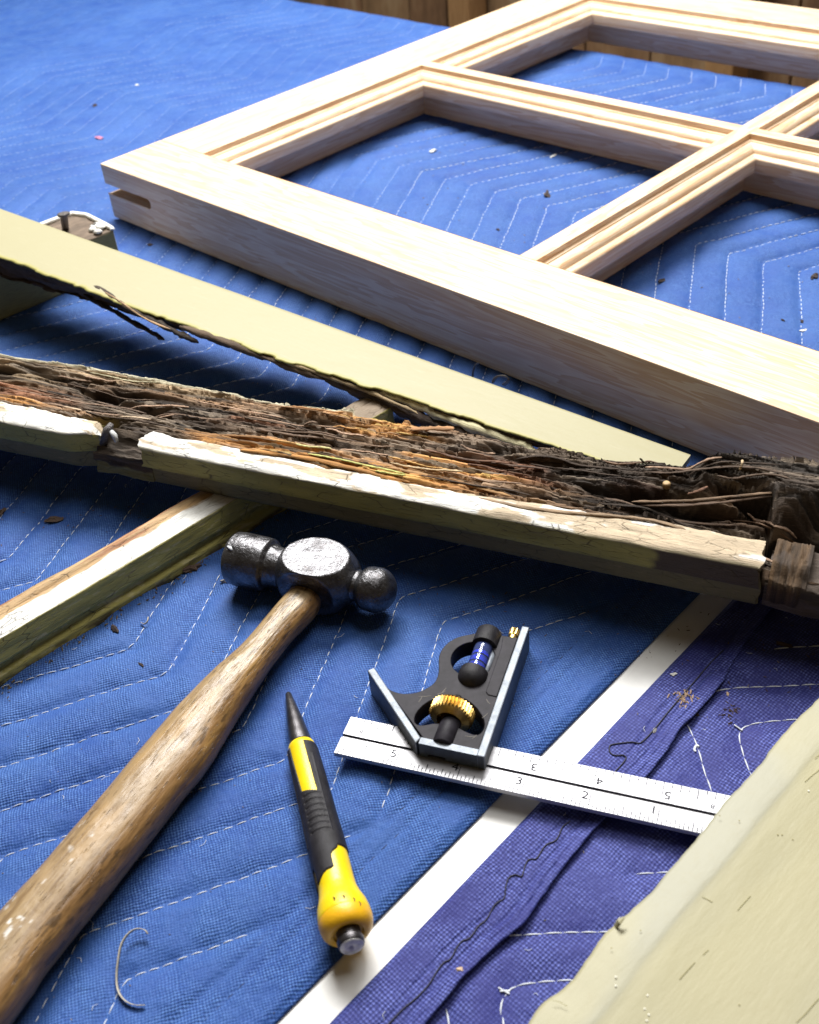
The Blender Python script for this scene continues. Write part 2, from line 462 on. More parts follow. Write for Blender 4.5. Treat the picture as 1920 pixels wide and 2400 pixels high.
def zigrow(r):
    t = np.arange(37.4 - 14.15 * 6, 37.4 + 14.15 * 12, .45)
    per = 14.15; qv = (t - 37.4) / per; qv = qv - 2 * np.floor(qv / 2); tri = np.where(qv < 1, qv, 2 - qv)
    # slightly rounded kinks
    tri = np.clip(tri, .015, .985)
    s = r * 3.65 - 38.94 + tri * per * .52
    s = s + .12 * vn(t * .22, r * 3.7, 0, 77)
    x = (s + t) / 2; y = (t - s) / 2
    a = x * EA[0] + y * EA[1]; b = x * EB[0] + y * EB[1]
    return a, b
for r in range(-36, 9):
    a, b = zigrow(r)
    ok = (a < -20.35) & (a > -150) & (b > 0) & (b < 99)
    if ok.sum() < 4: continue
    idx = np.where(ok)[0]
    for run in np.split(idx, np.where(np.diff(idx) > 1)[0] + 1):
        if len(run) < 4: continue
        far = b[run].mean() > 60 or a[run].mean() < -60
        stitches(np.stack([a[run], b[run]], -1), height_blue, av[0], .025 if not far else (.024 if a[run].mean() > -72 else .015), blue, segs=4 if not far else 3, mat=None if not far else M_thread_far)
# dark hem seams of the blue blanket and the seams of the violet one
for sa in (-19.2, -19.92):
    bb = np.arange(0, 60, .4)
    stitches(np.stack([sa + .05 * vn(bb * .4, 0, 0, 4), bb], -1), height_blue, av[0], .017, blue, dash=.3, gap=.25, arc=.0, name='hem_stitch_row', mat=M_dark_thread)
for i, P in enumerate(VSAB):
    stitches(P, height_violet, av2[0], .034, violet, dash=.62, gap=.05, arc=.02)
def thread(name, pxs, hf, a0, r, parent, mat, lift=.03, n=2):
    P = chaikin([pab(*p, .4) for p in pxs], n)
    Z = hf(P[:, 0], P[:, 1]) + lift
    return MB().tube(np.stack([P[:, 0] - a0, P[:, 1], Z], -1), r, 5).build(name, mat, parent, smooth=True)
hb_ = np.arange(rb[0], rb[-1], .12); ha_ = ridge_a(hb_)
k_ = np.ones(5) / 5; ha_ = np.convolve(np.pad(ha_, 2, mode='edge'), k_, 'valid') + .03 * fbm(hb_ * .8, 0, 0, 3, 46)
hring = []
for (o_, z_) in ((-.42, .30), (-.30, .345), (-.14, .39), (.02, .44), (.12, .46), (.19, .43), (.17, .36), (.08, .25), (.0, .14), (-.3, .1)):
    wv_ = 1 + .35 * fbm(hb_ * .7, 3, 0, 3, 47)
    zz_ = z_ + .05 * fbm(hb_ * .5, 8, 0, 3, 48) + wrink(ha_, hb_) * .6
    hring.append(np.stack([ha_ + o_ * wv_ - av2[0], hb_, zz_], -1))
hring = np.stack(hring, 1)
link('folded_hem', mesh('folded_hem', hring.reshape(-1, 3), grid_faces(len(hb_), 10, True), M_violet), violet)
z8 = lambda x, y: (700 + x / 2.156, 1800 + y / 2.156)
z7 = lambda x, y: (1200 + x / 2.396, 1400 + y / 2.396)
thread('loose_thread', [z8(*p) for p in [(1375, 265), (1340, 288), (1330, 300), (1318, 335), (1300, 368), (1250, 380), (1225, 420), (1200, 462), (1165, 448), (1145, 480), (1130, 555), (1108, 530), (1060, 545), (1045, 600), (1042, 655), (1018, 662), (985, 690), (950, 765), (910, 790), (885, 830), (858, 862), (825, 868), (800, 900), (768, 968), (735, 975), (700, 1020), (665, 1085), (590, 1165), (540, 1200), (450, 1292), (400, 1350)]], height_violet, av2[0], .026, violet, M_dark_thread)
thread('loose_thread', [z7(*p) for p in [(1190, 290), (1120, 360), (1010, 490), (930, 580), (880, 640), (800, 740), (722, 822), (695, 806), (560, 822), (548, 832), (545, 862), (575, 888), (638, 880), (646, 905), (580, 975)]], height_violet, av2[0], .028, violet, M_dark_thread)
thread('loose_thread', [(1640, 1740), (1634, 1735), (1628, 1748), (1632, 1752)], height_violet, av2[0], .05, violet, M_thread)
for p in [[(1722, 1692), (1738, 1700)], [(1168, 2308), (1190, 2318)], [(1172, 2316), (1190, 2312)]]:
    thread('frayed_thread', p + [(p[-1][0] + 4, p[-1][1] + 3)], height_violet, av2[0], .03, violet, M_thread, .05)
# short blue-white lint hairs caught in both cloths
for (tt, hf, a0, nn, ar, br) in ((blue, height_blue, av[0], 150, (-60, -18), (2, 55)), (violet, height_violet, av2[0], 70, (-16, 2), (5, 36))):
    mb = MB()
    for k in range(nn):
        a = random.uniform(*ar); b = random.uniform(*br); q = random.uniform(0, 6.28); l = random.uniform(.06, .22)
        aa = np.array([a, a + l * math.cos(q), a + 1.8 * l * math.cos(q + .5)]); b2 = np.array([b, b + l * math.sin(q), b + 1.8 * l * math.sin(q + .5)])
        mb.tube(np.stack([aa - a0, b2, hf(aa, b2) + [.02, .05, .02]], -1), .009, 3, cap=False)
    o = mb.build('lint', M_thread, tt, smooth=True); o['kind'] = 'stuff'

# ------------------------------------------------------------------ window sash
SA = -.8166
SZ0, SZT = .42, 4.83
sash = thing('window_sash', 'new unfinished pine window sash with moulded glazing bars lying on the blue blanket', 'window sash', (-21.66, 86.69, 0), (0, 0, SA))
# section of the inner moulding: (distance from member's top edge, z)
MOULD = [(0, SZT), (.02, SZT - .38), (.26, SZT - .40), (.30, SZT - .48), (.45, SZT - .50), (.68, SZT - .54), (.86, SZT - .65), (.98, SZT - .82), (1.03, SZT - .97), (1.2, SZT - .99), (1.40, SZT - 1.03), (1.51, SZT - 1.12), (1.54, SZT - 1.22), (1.54, 2.72), (1.2, 2.66), (.02, 2.62), (0, SZ0)]
def sweep(prof, p0, p1, nrm, m0=0, m1=0):
    """moulding: prof (out, z) pushed along p0->p1, out along nrm; m = mitre (extra length per unit out)"""
    p0 = np.array(p0, float); p1 = np.array(p1, float); nrm = np.array(nrm, float); d = (p1 - p0) / np.linalg.norm(p1 - p0)
    V = []
    for (p, m) in ((p0, m0), (p1, m1)):
        for (o, z) in prof: q = p + nrm * o + d * o * m; V.append((q[0], q[1], z))
    k = len(prof); F = [(i, i + 1, k + i + 1, k + i) for i in range(k - 1)]
    return V, F
def member_box(name, x0, x1, y0, y1, mat, **kw):
    return MB().box(x0, x1, y0, y1, SZ0, SZT).build(name, mat, sash, bevel=.06, **kw)
X0, X1, X2, X3 = 5.62, 37.6, 38.85, 70.8          # opening edges along the stile
Y0, Y1, Y2, Y3 = 5.92, 31.3, 32.5, 57.0
XE, YE = 76.4, 62.9
# near stile with the open mortise at its end
pg = [(0, SZT), (0, 3.2), (5.7, 3.2), (5.92, 3.1), (6.0, 2.82), (5.92, 2.52), (5.7, 2.42), (.13, 2.42), (.10, SZ0), (XE, SZ0), (XE, SZT)]
n_ = len(pg); V_s = [(x, y, z) for y in (0, Y0) for x, z in pg]
near = MB().add(V_s, [tuple(range(n_ - 1, -1, -1)), tuple(range(n_, 2 * n_))] + [(i, (i + 1) % n_, n_ + (i + 1) % n_, n_ + i) for i in range(n_)]).build('stile', M_pine_x, sash, bevel=.06)
MB().box(.5, 5.8, 1.9, Y0 - .2, 2.44, 3.18).build('mortise_wall', M_pine_x, near)
chips = MB()
for k in range(16):
    x = .2 + k * .34; l = random.uniform(.12, .3); chips.tube([(x, .0, 2.42), (x + l * .5, -.05, 2.45 + random.random() * .06), (x + l, .02, 2.42)], .035, 4)
chips.build('torn_fibre', M_pine_x, near)
member_box('stile', 0, XE, Y3, YE, M_pine_x)
member_box('rail', .02, X0, Y0 + .025, Y3 - .025, M_pine_y)
member_box('rail', X3, XE, Y0 + .01, Y3 - .01, M_pine_y)
MB().box(X1, X2, Y0 + .01, Y3 - .01, SZ0, SZT - .004).build('glazing_bar', M_pine_y, sash)
for (xa, xb) in ((X0, X1), (X2, X3)):
    MB().box(xa + .01, xb - .01, Y1, Y2, SZ0, SZT - .008).build('glazing_bar', M_pine_x, sash)
for (xa, xb) in ((X0, X1), (X2, X3)):
    for (ya, yb) in ((Y0, Y1), (Y2, Y3)):
        for (p0, p1, n_, mt) in (((xa, ya), (xb, ya), (0, 1), M_pine_x), ((xa, yb), (xb, yb), (0, -1), M_pine_x),
                                 ((xa, ya), (xa, yb), (1, 0), M_pine_y), ((xb, ya), (xb, yb), (-1, 0), M_pine_y)):
            V, F = sweep(MOULD[:-1], p0, p1, n_, 1, -1)
            edge_smooth(MB().add(V, F).build('moulding', mt, sash), 40)

# ------------------------------------------------------------------ old boards
def bar(name, label, cat, O, yaw, pitch=0.0, grp=None):
    return thing(name, label, cat, O, (0, -pitch, yaw) if False else Matrix.Rotation(yaw, 3, 'Z').to_4x4() and (0, 0, 0), grp)
def oriented(name, label, cat, O, d, grp=None):
    """thing whose x axis points along d, y axis level, z up"""
    d = np.array(d, float); d /= np.linalg.norm(d)
    y = np.cross([0, 0, 1], d); y /= np.linalg.norm(y); z = np.cross(d, y)
    R = Matrix(((d[0], y[0], z[0]), (d[1], y[1], z[1]), (d[2], y[2], z[2])))
    return thing(name, label, cat, O, R.to_euler(), grp)
def sheet_mesh(P, col, caps=True, mat=None, name='body', parent=None, smooth=True):
    """P[nu,nk,3] closed ring section swept along u"""
    nu, nk, _ = P.shape
    V = P.reshape(-1, 3); F = grid_faces(nu, nk, wrap_v=True)
    C = col.reshape(-1, 3)
    me_faces = [tuple(f) for f in F] if False else F
    o = link(name, mesh(name, V, me_faces, mat, smooth, C), parent)
    if caps:
        res = []
        for e, rev in ((0, False), (nu - 1, True)):
            ring = P[e]; cV = [tuple(r) for r in ring] + [tuple(ring.mean(0))]; cC = list(col[e] * .8) + [col[e].mean(0) * .7]
            cF = [(i, (i + 1) % nk, nk) for i in range(nk)]
            if rev: cF = [f[::-1] for f in cF]
            res.append(link('end_grain', mesh('end_grain', cV, cF, mat, False, np.array(cC)), o))
        return o, res
    return o
def lerp(a, b, t): return a * (1 - t[..., None]) + np.asarray(b, float) * t[..., None]
def ring_section(pts, dens):
    """resample a closed polygon [(y,z)...] -> points and corner-aware parameter"""
    out = []; seg = []
    for i in range(len(pts)):
        p, q = np.array(pts[i], float), np.array(pts[(i + 1) % len(pts)], float)
        n = max(1, int(round(np.linalg.norm(q - p) / dens)))
        for k in range(n): out.append(p + (q - p) * k / n); seg.append(i + k / n)
    return np.array(out), np.array(seg)

# --- board A: long cream board, rotten along its near edge, left end propped up
PA0, PA1 = np.array([-26.7, 76.1, 6.0]), np.array([9.1, 49.0, 2.4])
dA = (PA1 - PA0) / np.linalg.norm(PA1 - PA0)
OA = PA0 - dA * 12
bA = oriented('cream_board', 'long cream painted board with a split dark edge, propped up at its left end', 'board', OA, dA)
locA, _ = frame(bA)
sec, seg = ring_section([(0, 0), (0, -2.0), (-4.8, -2.0), (-4.8, 0)], .16)
us = np.arange(0, 64, .16); nu, nk = len(us), len(sec)
U_, K_ = np.meshgrid(us, np.arange(nk), indexing='ij')
Yc = sec[K_, 0].copy(); Zc = sec[K_, 1].copy()
wid = np.interp(us, [0, 12, 27, 40, 46, 50, 57, 64], [4.75, 4.75, 4.85, 4.35, 3.85, 3.6, 3.05, 2.9])
wid = wid + .10 * fbm(us * .5, 0, 0, 3, 21) + .06 * np.sign(vn(us * 1.1, 3, 0, 5))
rel = -Yc / 4.8
Yn = -rel * wid[:, None]
depth = -Zc / 2.0
thk = np.interp(us, [0, 12, 22, 30, 45, 64], [2.3, 1.9, 1.2, .7, .45, .4])
thk = thk[:, None] + .3 * fbm(U_ * .4, Yn * 1.2, 0, 4, 31) * (rel > .5)
nearside = (rel > .985)
Yn = Yn + np.where(nearside, np.interp(U_, [0, 25, 40, 64], [.7, .4, .1, .05]) * depth ** .8 * (1 + .6 * fbm(U_ * .35, depth * 3, 0, 4, 3)) + .12 * fbm(U_ * .9, depth * 9, 0, 3, 6), 0) * (depth > .02)
Zn = -depth * thk
P = np.stack([U_, Yn, Zn], -1)
top = (depth < .03) & (rel > -.01)
C = np.broadcast_to(np.array(CREAM), P.shape).copy()
edgew = sstep(wid[:, None] + Yn, .16, .02) * top
C = lerp(C, (.42, .40, .10), edgew * .7)
un = (depth >= .03)
rotc = np.array([.075, .05, .035]) + .03 * fbm(U_ * .5, Yn * 3, Zn * 5, 4, 8)[..., None]
C = np.where(un[..., None], np.clip(rotc, .01, 1), C)
far = (rel < .02) & un; C = np.where(far[..., None], np.array([.5, .48, .33]), C)
o, _c = sheet_mesh(P, C, True, M_rot, 'rotten_side', bA)
# painted skin as its own thin part on the top
ys = np.linspace(0, 1, 26); u2, y2 = np.meshgrid(us, ys, indexing='ij')
jag = wid + .07 * fbm(us * 2.1, 0, 0, 4, 71) + .08 * np.maximum(0, vn(us * .8, 9, 0, 2)) + .05
Pt = np.stack([u2, -y2 * jag[:, None], .05 + .012 * fbm(u2 * .3, y2 * 3, 0, 3, 2)], -1)
Pt2 = Pt.copy(); Pt2[..., 2] -= .07; Pt2[:, 0, 1] += 0
ring = np.concatenate([Pt, Pt2[:, ::-1]], 1)
Cc = np.broadcast_to(np.array(CREAM), ring.shape).copy(); Cc[:, 24:28] = (.35, .32, .10)
sheet_mesh(ring, Cc, True, M_paint, 'paint_skin', bA)
# split strip that has come away from the near edge at the right
def splinter(name, parent, P, w_, h_, col, mat=None, n=7, taper=True, seed=0):
    P = chaikin(P, 3); m = len(P); t = np.linspace(0, 1, m)
    pr = (np.minimum(1, np.minimum(t, 1 - t) * 6 + .12) if taper else np.ones(m))
    T = np.gradient(P, axis=0); T /= np.linalg.norm(T, axis=1)[:, None]
    ring = np.zeros((m, n, 3)); Cl = np.zeros((m, n, 3))
    for k in range(m):
        a = np.cross(T[k], [0, 0, 1]); a /= np.linalg.norm(a); b = np.cross(a, T[k])
        for i in range(n):
            q = 2 * math.pi * (i + .5) / n
            j = 1 + .30 * vn(k * .7, i * 1.3, 0, seed) + .18 * np.sign(vn(k * .9, i * 2.1, 5, seed))
            cc, ss = math.cos(q), math.sin(q); sq = 1 / max(abs(cc), abs(ss)) ** .6
            ring[k, i] = P[k] + a * cc * sq * w_ * pr[k] * j + b * ss * sq * h_ * pr[k] * j
            Cl[k, i] = np.array(col) * (1 + .35 * vn(k * .5, i * .9, 2, seed + 3))
    if ring is not None and T[0] @ np.cross(ring[0, 0] - P[0], ring[0, 1] - P[0]) < 0: ring = ring[:, ::-1]; Cl = Cl[:, ::-1]
    return sheet_mesh(ring, np.clip(Cl, 0, 1), True, mat or M_rot, name, parent)
def LA(px, py, z): return locA(at(px, py, z))
strip_pts = [LA(760, 858, 3.3), LA(900, 916, 2.9), LA(960, 942, 2.7), LA(1080, 992, 2.4), LA(1190, 1030, 2.1), LA(1260, 1060, 1.9)]
splinter('split_strip', bA, strip_pts, .30, .22, (.60, .55, .34), seed=4)
splinter('split_strip', bA, [p + np.array([0, -.25, -.5]) for p in strip_pts], .38, .35, (.06, .04, .03), seed=5)
splinter('splinter', bA, [LA(170, 672, 4.5), LA(250, 720, 3.9), LA(320, 760, 3.4), LA(386, 797, 2.9)], .16, .12, (.035, .025, .02), seed=6)
splinter('splinter', bA, [LA(200, 660, 4.9), LA(290, 716, 4.6), LA(360, 752, 4.2), LA(410, 776, 3.9), LA(466, 803, 3.5)], .20, .16, (.05, .035, .025), seed=7)
splinter('splinter', bA, [LA(245, 684, 5.2), LA(290, 712, 4.9), LA(345, 752, 4.5), LA(400, 772, 4.3)], .06, .05, (.42, .27, .15), seed=8)
splinter('splinter', bA, [LA(420, 765, 4.4), LA(520, 800, 4.0), LA(620, 836, 3.6), LA(760, 890, 3.1)], .20, .18, (.10, .065, .04), seed=9)
splinter('splinter', bA, [LA(640, 838, 3.7), LA(760, 880, 3.3), LA(860, 915, 3.0), LA(980, 970, 2.6)], .12, .10, (.30, .22, .12), seed=10)
for (a0_, a1_) in (((800, 870), (1000, 952)), ((1000, 938), (1190, 1016)), ((1100, 970), (1238, 1014)), ((640, 822), (760, 868))):
    splinter('flake', bA, [LA(a0_[0], a0_[1], 3.2 - a0_[0] / 1500), LA((a0_[0] + a1_[0]) / 2, (a0_[1] + a1_[1]) / 2 + 3, 3.2 - a0_[0] / 1500), LA(a1_[0], a1_[1], 3.0 - a1_[0] / 1500)], .14, .05, (.30, .28, .10), seed=int(a0_[0]))

# --- board B: rotten sash stile
YB = math.radians(-25.8)
bB = thing('rotten_board', 'rotten old sash member with white front strip and dark crumbling fibres, lying across the others', 'rotten board', (0, 39.7, 0), (0, 0, YB))
locB, wB = frame(bB)
def LB(px, py, z): return locB(at(px, py, z))
KINDS = {'T': (.46, .33, .20), 'G': (.24, .18, .13), 'D': (.11, .08, .06), 'K': (.02, .015, .012), 'O': (.62, .30, .09), 'R': (.28, .13, .07), 'B': (.34, .21, .12), 'P': (.45, .36, .24)}
ANCH = """0,842,T,5.2 150,858,T,5.2 300,880,T,5.2 450,912,T,5.1 700,955,B,5.1 900,980,O,5.1 80,875,T,5.1 220,893,B,5.1 380,915,B,5.1 560,945,B,5.0
20,893,K,4.1 120,905,K,4.1 220,925,K,4.1 320,950,K,4.2 0,915,R,4.7 120,935,R,4.7 230,952,G,4.8 60,945,O,4.9 180,965,B,4.8
292,965,K,3.6 305,985,K,3.7 245,1005,G,4.7 245,1035,K,3.4 285,1060,D,3.6 330,985,G,4.7 370,1000,G,4.8 340,1030,D,4.3
400,950,D,4.6 500,970,D,4.7 600,985,R,4.9 600,1003,G,4.7 450,1015,K,4.3 520,1030,O,5.0 600,1042,O,5.0 700,1060,O,5.0 800,1090,O,4.9 900,1108,O,4.9
660,985,G,5.0 700,1010,D,4.5 722,1024,K,4.0 757,1027,K,4.0 780,1000,G,5.0 850,1020,B,4.9 950,1040,G,4.9 1000,1080,O,4.8 1100,1108,O,4.7 1200,1145,B,4.7 880,1060,G,4.8 840,1000,O,5.1 930,1005,O,5.1
1100,1060,D,4.6 1150,1080,K,4.1 1230,1100,R,4.5 1000,1010,G,5.0 1100,1030,G,5.1 1250,1056,G,5.2 1330,1080,G,5.1 1300,1110,D,4.5 1200,1120,R,4.6 1350,1145,D,4.3 1400,1100,G,5.0 1500,1100,D,5.0 1440,1075,G,5.2 1600,1085,G,5.4
1560,1130,B,5.0 1480,1140,R,4.8 1580,1150,D,4.6 1600,1180,K,3.2 1650,1155,B,4.9 1700,1110,G,5.7 1800,1100,G,5.9 1900,1092,T,6.0 1900,1130,G,5.6 1800,1150,D,5.2 1700,1190,K,3.0 1500,1205,K,3.5 1600,1225,D,3.3 1700,1235,K,3.0 1760,1250,K,2.9 1880,1220,K,3.0 1840,1320,K,3.0 1450,1185,D,3.9 1380,1175,B,4.4"""
an = []
for tkn in ANCH.split():
    px, py, k, z = tkn.split(','); z = float(z); p = LB(float(px), float(py), z); an.append((p[0], p[1], z, k))
aU = np.array([a[0] for a in an]); aV = np.array([a[1] for a in an]); aZ = np.array([a[2] for a in an]); aC = np.array([KINDS[a[3]] for a in an])
us = np.concatenate([np.arange(-34, -25, .3), np.arange(-25, 22, .075), np.arange(22, 30, .3)]); vs = np.linspace(0, 1, 130)
U_, W_ = np.meshgrid(us, vs, indexing='ij')
v_front = np.interp(us, [-34, -24, 0, 10, 15.3, 15.6, 30], [1.45, 1.45, 1.05, 1.45, 1.7, .5, .5])
v_back = np.interp(us, [-34, -22, -10, 0, 8, 12.3, 12.8, 16, 19, 30], [5.6, 5.55, 5.6, 5.75, 5.3, 5.9, 6.3, 6.9, 7.3, 7.3])
v_back = v_back + .10 * fbm(us * .6, 0, 0, 4, 14) + .09 * np.sign(vn(us * .55, 4, 0, 3)) * (us > -6)
V_ = v_front[:, None] + W_ * (v_back - v_front)[:, None]
uw = U_ + .9 * vn(U_ * .25, V_ * 4, 0, 51); vw = V_ + .16 * fbm(U_ * .18, V_ * 1.6, 0, 3, 52)
wsum = 0; Zt = 0; Ct = 0
for i in range(len(an)):
    d2 = ((uw - aU[i]) / 4.6) ** 2 + ((vw - aV[i]) / 1.0) ** 2
    wgt = 1 / (d2 + .004) ** 2.2
    wsum = wsum + wgt; Zt = Zt + wgt * aZ[i]; Ct = Ct + wgt[..., None] * aC[i]
dz_ = Zt / wsum - 4.85; Zt = 4.85 + dz_ * (.38 + .55 * sstep(-dz_, .45, 1.1)); Ct = Ct / wsum[..., None]
fib = fbm(U_ * .15, V_ * 6.0 + .5 * vn(U_ * .25, V_, 0, 60), 0, 5, 61)
ridg = 1 - np.abs(fbm(U_ * .28, V_ * 3.2 + .7 * vn(U_ * .2, V_ * .6, 0, 62), 0, 4, 63)) * 2
stp = np.floor(vn(U_ * .28 + 2.0 * np.floor(V_ * 3.4) * .77, np.floor(V_ * 3.4 + .3 * vn(U_ * .3, V_, 0, 2)) * 3.1, 0, 64) * 2.5) / 2.5
rough = sstep(U_, -22, -3) * .5 + .65
k7 = np.floor(V_ * 7.3 + .35 * vn(U_ * .22, V_ * .5, 0, 12))
stp2 = np.floor(vn(U_ * .42 + k7 * 5.31, k7 * 1.7, 0, 65) * 3) / 3
wb = sstep(W_ + .10 * vn(U_ * .5, 0, 0, 640), .46, .62)
band = 5.05 + .25 * sstep(U_, 8, 11) + .55 * sstep(U_, 11.9, 12.4) - .25 * sstep(W_, .9, 1)
rb_ = wb * sstep(U_, 5.5, 8.5); Zt = Zt * (1 - rb_) + np.maximum(Zt, band) * rb_
Ct = lerp(Ct, (.13, .10, .08), rb_ * .6)
Ct = np.clip(Ct, 0, .62)
cr1 = 1 - sstep(np.abs(fbm(U_ * .11, V_ * 3.6 + .35 * vn(U_ * .18, V_, 0, 60), 0, 4, 631)), 0, .065)
cr2 = 1 - sstep(np.abs(fbm(U_ * .20, V_ * 9.5, 0, 3, 632)), 0, .12)
cr3 = (1 - sstep(np.abs(fbm(U_ * .9 + .3 * vn(U_, V_ * 4, 0, 7), V_ * .9, 0, 3, 633)), 0, .018)) * (vn(U_ * .4, V_ * 1.2, 0, 634) > .35)
Zt = Zt + rough * (.07 * fib + .17 * stp + .13 * stp2 + .05 * vn(U_ * 1.4, V_ * 12, 0, 66)) - rough * (.42 * cr1 + .20 * cr2 + .22 * cr3)
streak = fbm(U_ * .16, V_ * 8, 1, 5, 67)
Ct = np.clip(Ct * (1 + .75 * streak[..., None]) * (1 + .45 * stp2[..., None] + .25 * stp[..., None]), .006, .7)
dk = sstep(fbm(U_ * .12, V_ * 4.6, 3, 4, 68), .14, .42); Ct = lerp(Ct, (.03, .022, .017), dk * .85)
Ct = Ct * (1 - .62 * sstep(U_, 1.5, 9) * (1 - .5 * sstep(U_, 12, 14)))[..., None]
ppl = sstep(fbm(U_ * .14, V_ * 7.2, 5, 4, 69), .18, .45); Ct = lerp(Ct, (.44, .35, .26), ppl * .5)
# pale painted fringe on the back edge, left half
fr = sstep(W_, .955, .985) * sstep(-U_, 5.0, 5.4); Ct = lerp(Ct, (.60, .56, .40), fr); Zt = Zt + .1 * fr
nu, nk = U_.shape
Ptop = np.stack([U_, V_, Zt], -1)
bot_f = Ptop[:, :1].copy(); bot_f[..., 2] = 2.75; bot_b = Ptop[:, -1:].copy(); bot_b[..., 2] = 2.75
mid_b = Ptop[:, -1:].copy(); mid_b[..., 2] = 4.0; mid_b[..., 1] += .06
ring = np.concatenate([Ptop, mid_b, bot_b, bot_f], 1)[:, ::-1]
Cr = np.concatenate([Ct, Ct[:, -1:] * .6, Ct[:, -1:] * .4, Ct[:, :1] * .4], 1)[:, ::-1]
sheet_mesh(ring, Cr, True, M_rot, 'rotten_core', bB, False)
Bu, Bv, Bz = us.copy(), (v_front, v_back), Zt.copy()
for k in range(64):
    u0 = random.uniform(-24, 15.5); l = random.uniform(1.5, 6.5); fv = random.uniform(.06, .95); P_ = []
    dv = random.uniform(-.03, .03); liftend = random.choice([0, 0, .08, .22])
    for q_ in np.linspace(0, 1, 6):
        uu_ = min(u0 + l * q_, 19); iu = int(np.argmin(np.abs(Bu - uu_))); ff = min(max(fv + dv * q_, .02), .97); iv = int(ff * 129)
        P_.append((uu_, v_front[iu] + ff * (v_back[iu] - v_front[iu]), float(Bz[max(0, iu - 4):iu + 5, max(0, iv - 2):iv + 3].max()) + liftend * max(0, q_ - .6) * 2))
    c_ = Ct[iu, iv] * random.uniform(.5, 2.2) + .012; c_ = np.array([c_[0], min(c_[1], c_[0] * .66), min(c_[2], c_[0] * .45)])
    splinter('splinter', bB, P_, random.uniform(.035, .085), random.uniform(.02, .045), tuple(np.clip(c_, .01, .6)), n=5, seed=900 + k)
# front strips (white top, olive painted face), broken by the gap
uN0, uN1 = LB(222, 1040, 4.6)[0], LB(322, 1040, 4.9)[0]
uR = LB(1800, 1300, 4.8)[0]
def front_strip(u0, u1, mode):
    us = np.arange(u0, u1, .09); 
    if mode == 0: us = np.concatenate([np.arange(-34, u0, .5)[:0], us])
    vfr = np.interp(us, [-34, -24, 0, 10, 15.3, 30], [1.5, 1.5, 1.1, 1.5, 1.75, 1.75]) + .09 * fbm(us * .5, 0, 0, 4, 81)
    sec, seg = ring_section([(0, 1), (0, .45), (.22, .40), (.22, -.02), (1.0, 0), (1.0, 1)], .085)
    U2, K2 = np.meshgrid(us, np.arange(len(sec)), indexing='ij')
    y = sec[K2, 0]; zf = sec[K2, 1]
    Y = np.where(y < .5, y * 1.0, y * vfr[:, None]); 
    # top face: interpolate properly
    tp = (zf > .999)
    fracv = sec[K2, 0]; Y = np.where(tp, fracv * vfr[:, None], Y)
    Zb, Ztop = 2.62, 4.86
    Z = Zb + (Ztop - Zb) * zf
    Z = Z + tp * (.07 * fbm(U2 * .8, Y * 3, 0, 4, 82) - .10 * sstep(Y, .25, 0)) 
    e0 = sstep(us - us[0], 1.6, 0); e1 = sstep(us[-1] - us, .9, 0)
    if mode == 0:
        e = e1[:, None]; Z = Z - tp * e * .5; Y = Y + (~tp) * 0
        Y = Y + sstep(us[-1] - us, 2.2, 0)[:, None] * .55 * (1 - np.clip(Y, 0, 1)) 
    if mode == 1: Z = Z + tp * e0[:, None] * .12
    Y = Y + (~tp) * (.04 * fbm(U2 * .5, Z * 2.5, 0, 4, 83)) + tp * (Y > vfr[:, None] * .9) * .1 * fbm(U2 * 1.3, 0, 0, 3, 84)
    C = np.broadcast_to(np.array(OLIVE), U2.shape + (3,)).copy()
    C = C * (1 + .30 * fbm(U2 * .35, Z * 3, 0, 4, 85))[..., None]
    lowr = (zf < .44); C = np.where(lowr[..., None], np.array([.20, .175, .085]), C)
    wn_ = fbm(U2 * .45, Y * 2.4, 0, 5, 86)
    Wc = np.broadcast_to(np.array(WHITE), C.shape)
    tanc = np.array([.56, .45, .31]) * (1 + .3 * fbm(U2 * .7, Y * 8, 0, 4, 87))[..., None]
    bare = np.interp(us, [-34, -21, -18, -15.5, uN1, 2, 5, 8, 12, 15.5], [.35, .35, .3, .9, .25, .35, .55, .6, .85, .9])
    msk = sstep(wn_ + (bare[:, None] - .5) * 1.1 + .4 * (Y / 1.3 - .5), -.02, .08)
    T = lerp(Wc, (0, 0, 0), msk) + tanc * msk[..., None]
    rim = sstep(Y, .10, .02); T = lerp(T, (.62, .58, .36), rim * .6)
    C = np.where(tp[..., None], T, C)
    rotf = sstep(U2 + .5 * fbm(U2 * .8, Z * 6, 0, 4, 88), uR - 4.6, uR - 4.2) * (~tp) * (zf > .44); C = lerp(C, (.10, .075, .05), rotf)
    U3 = U2 + sstep(us[-1] - us, .8, 0)[:, None] * (.30 * fbm(Y * 3.5, Z * 3.5, 0, 4, 93) - .12) + (sstep(us - us[0], .8, 0)[:, None] * (.30 * fbm(Y * 3.5, Z * 3.5, 4, 4, 94) + .1) if mode else 0)
    P = np.stack([U3, Y, Z], -1)
    return sheet_mesh(P, np.clip(C, .01, .85), True, M_paint if False else M_rot_soft, 'front_strip', bB)
M_rot_soft = attr_wood('flaking_paint_on_wood', .55, 0, .38, .06, .4, True)
front_strip(-34, uN0, 0); front_strip(uN1, uR, 1)
gsec, _ = ring_section([(.12, 3.75), (.12, 2.64), (1.35, 2.64), (1.35, 4.25)], .08)
gu = np.arange(uN0 - .5, uN1 + .5, .08); U2, K2 = np.meshgrid(gu, np.arange(len(gsec)), indexing='ij')
gy, gz = gsec[K2, 0], gsec[K2, 1]
Pg_ = np.stack([U2, gy + (gy < .2) * .16 * fbm(U2 * 1.2, gz * 4, 0, 4, 95), gz + (gz > 3.7) * (.28 * fbm(U2 * .9, gy * 5, 0, 4, 96))], -1)
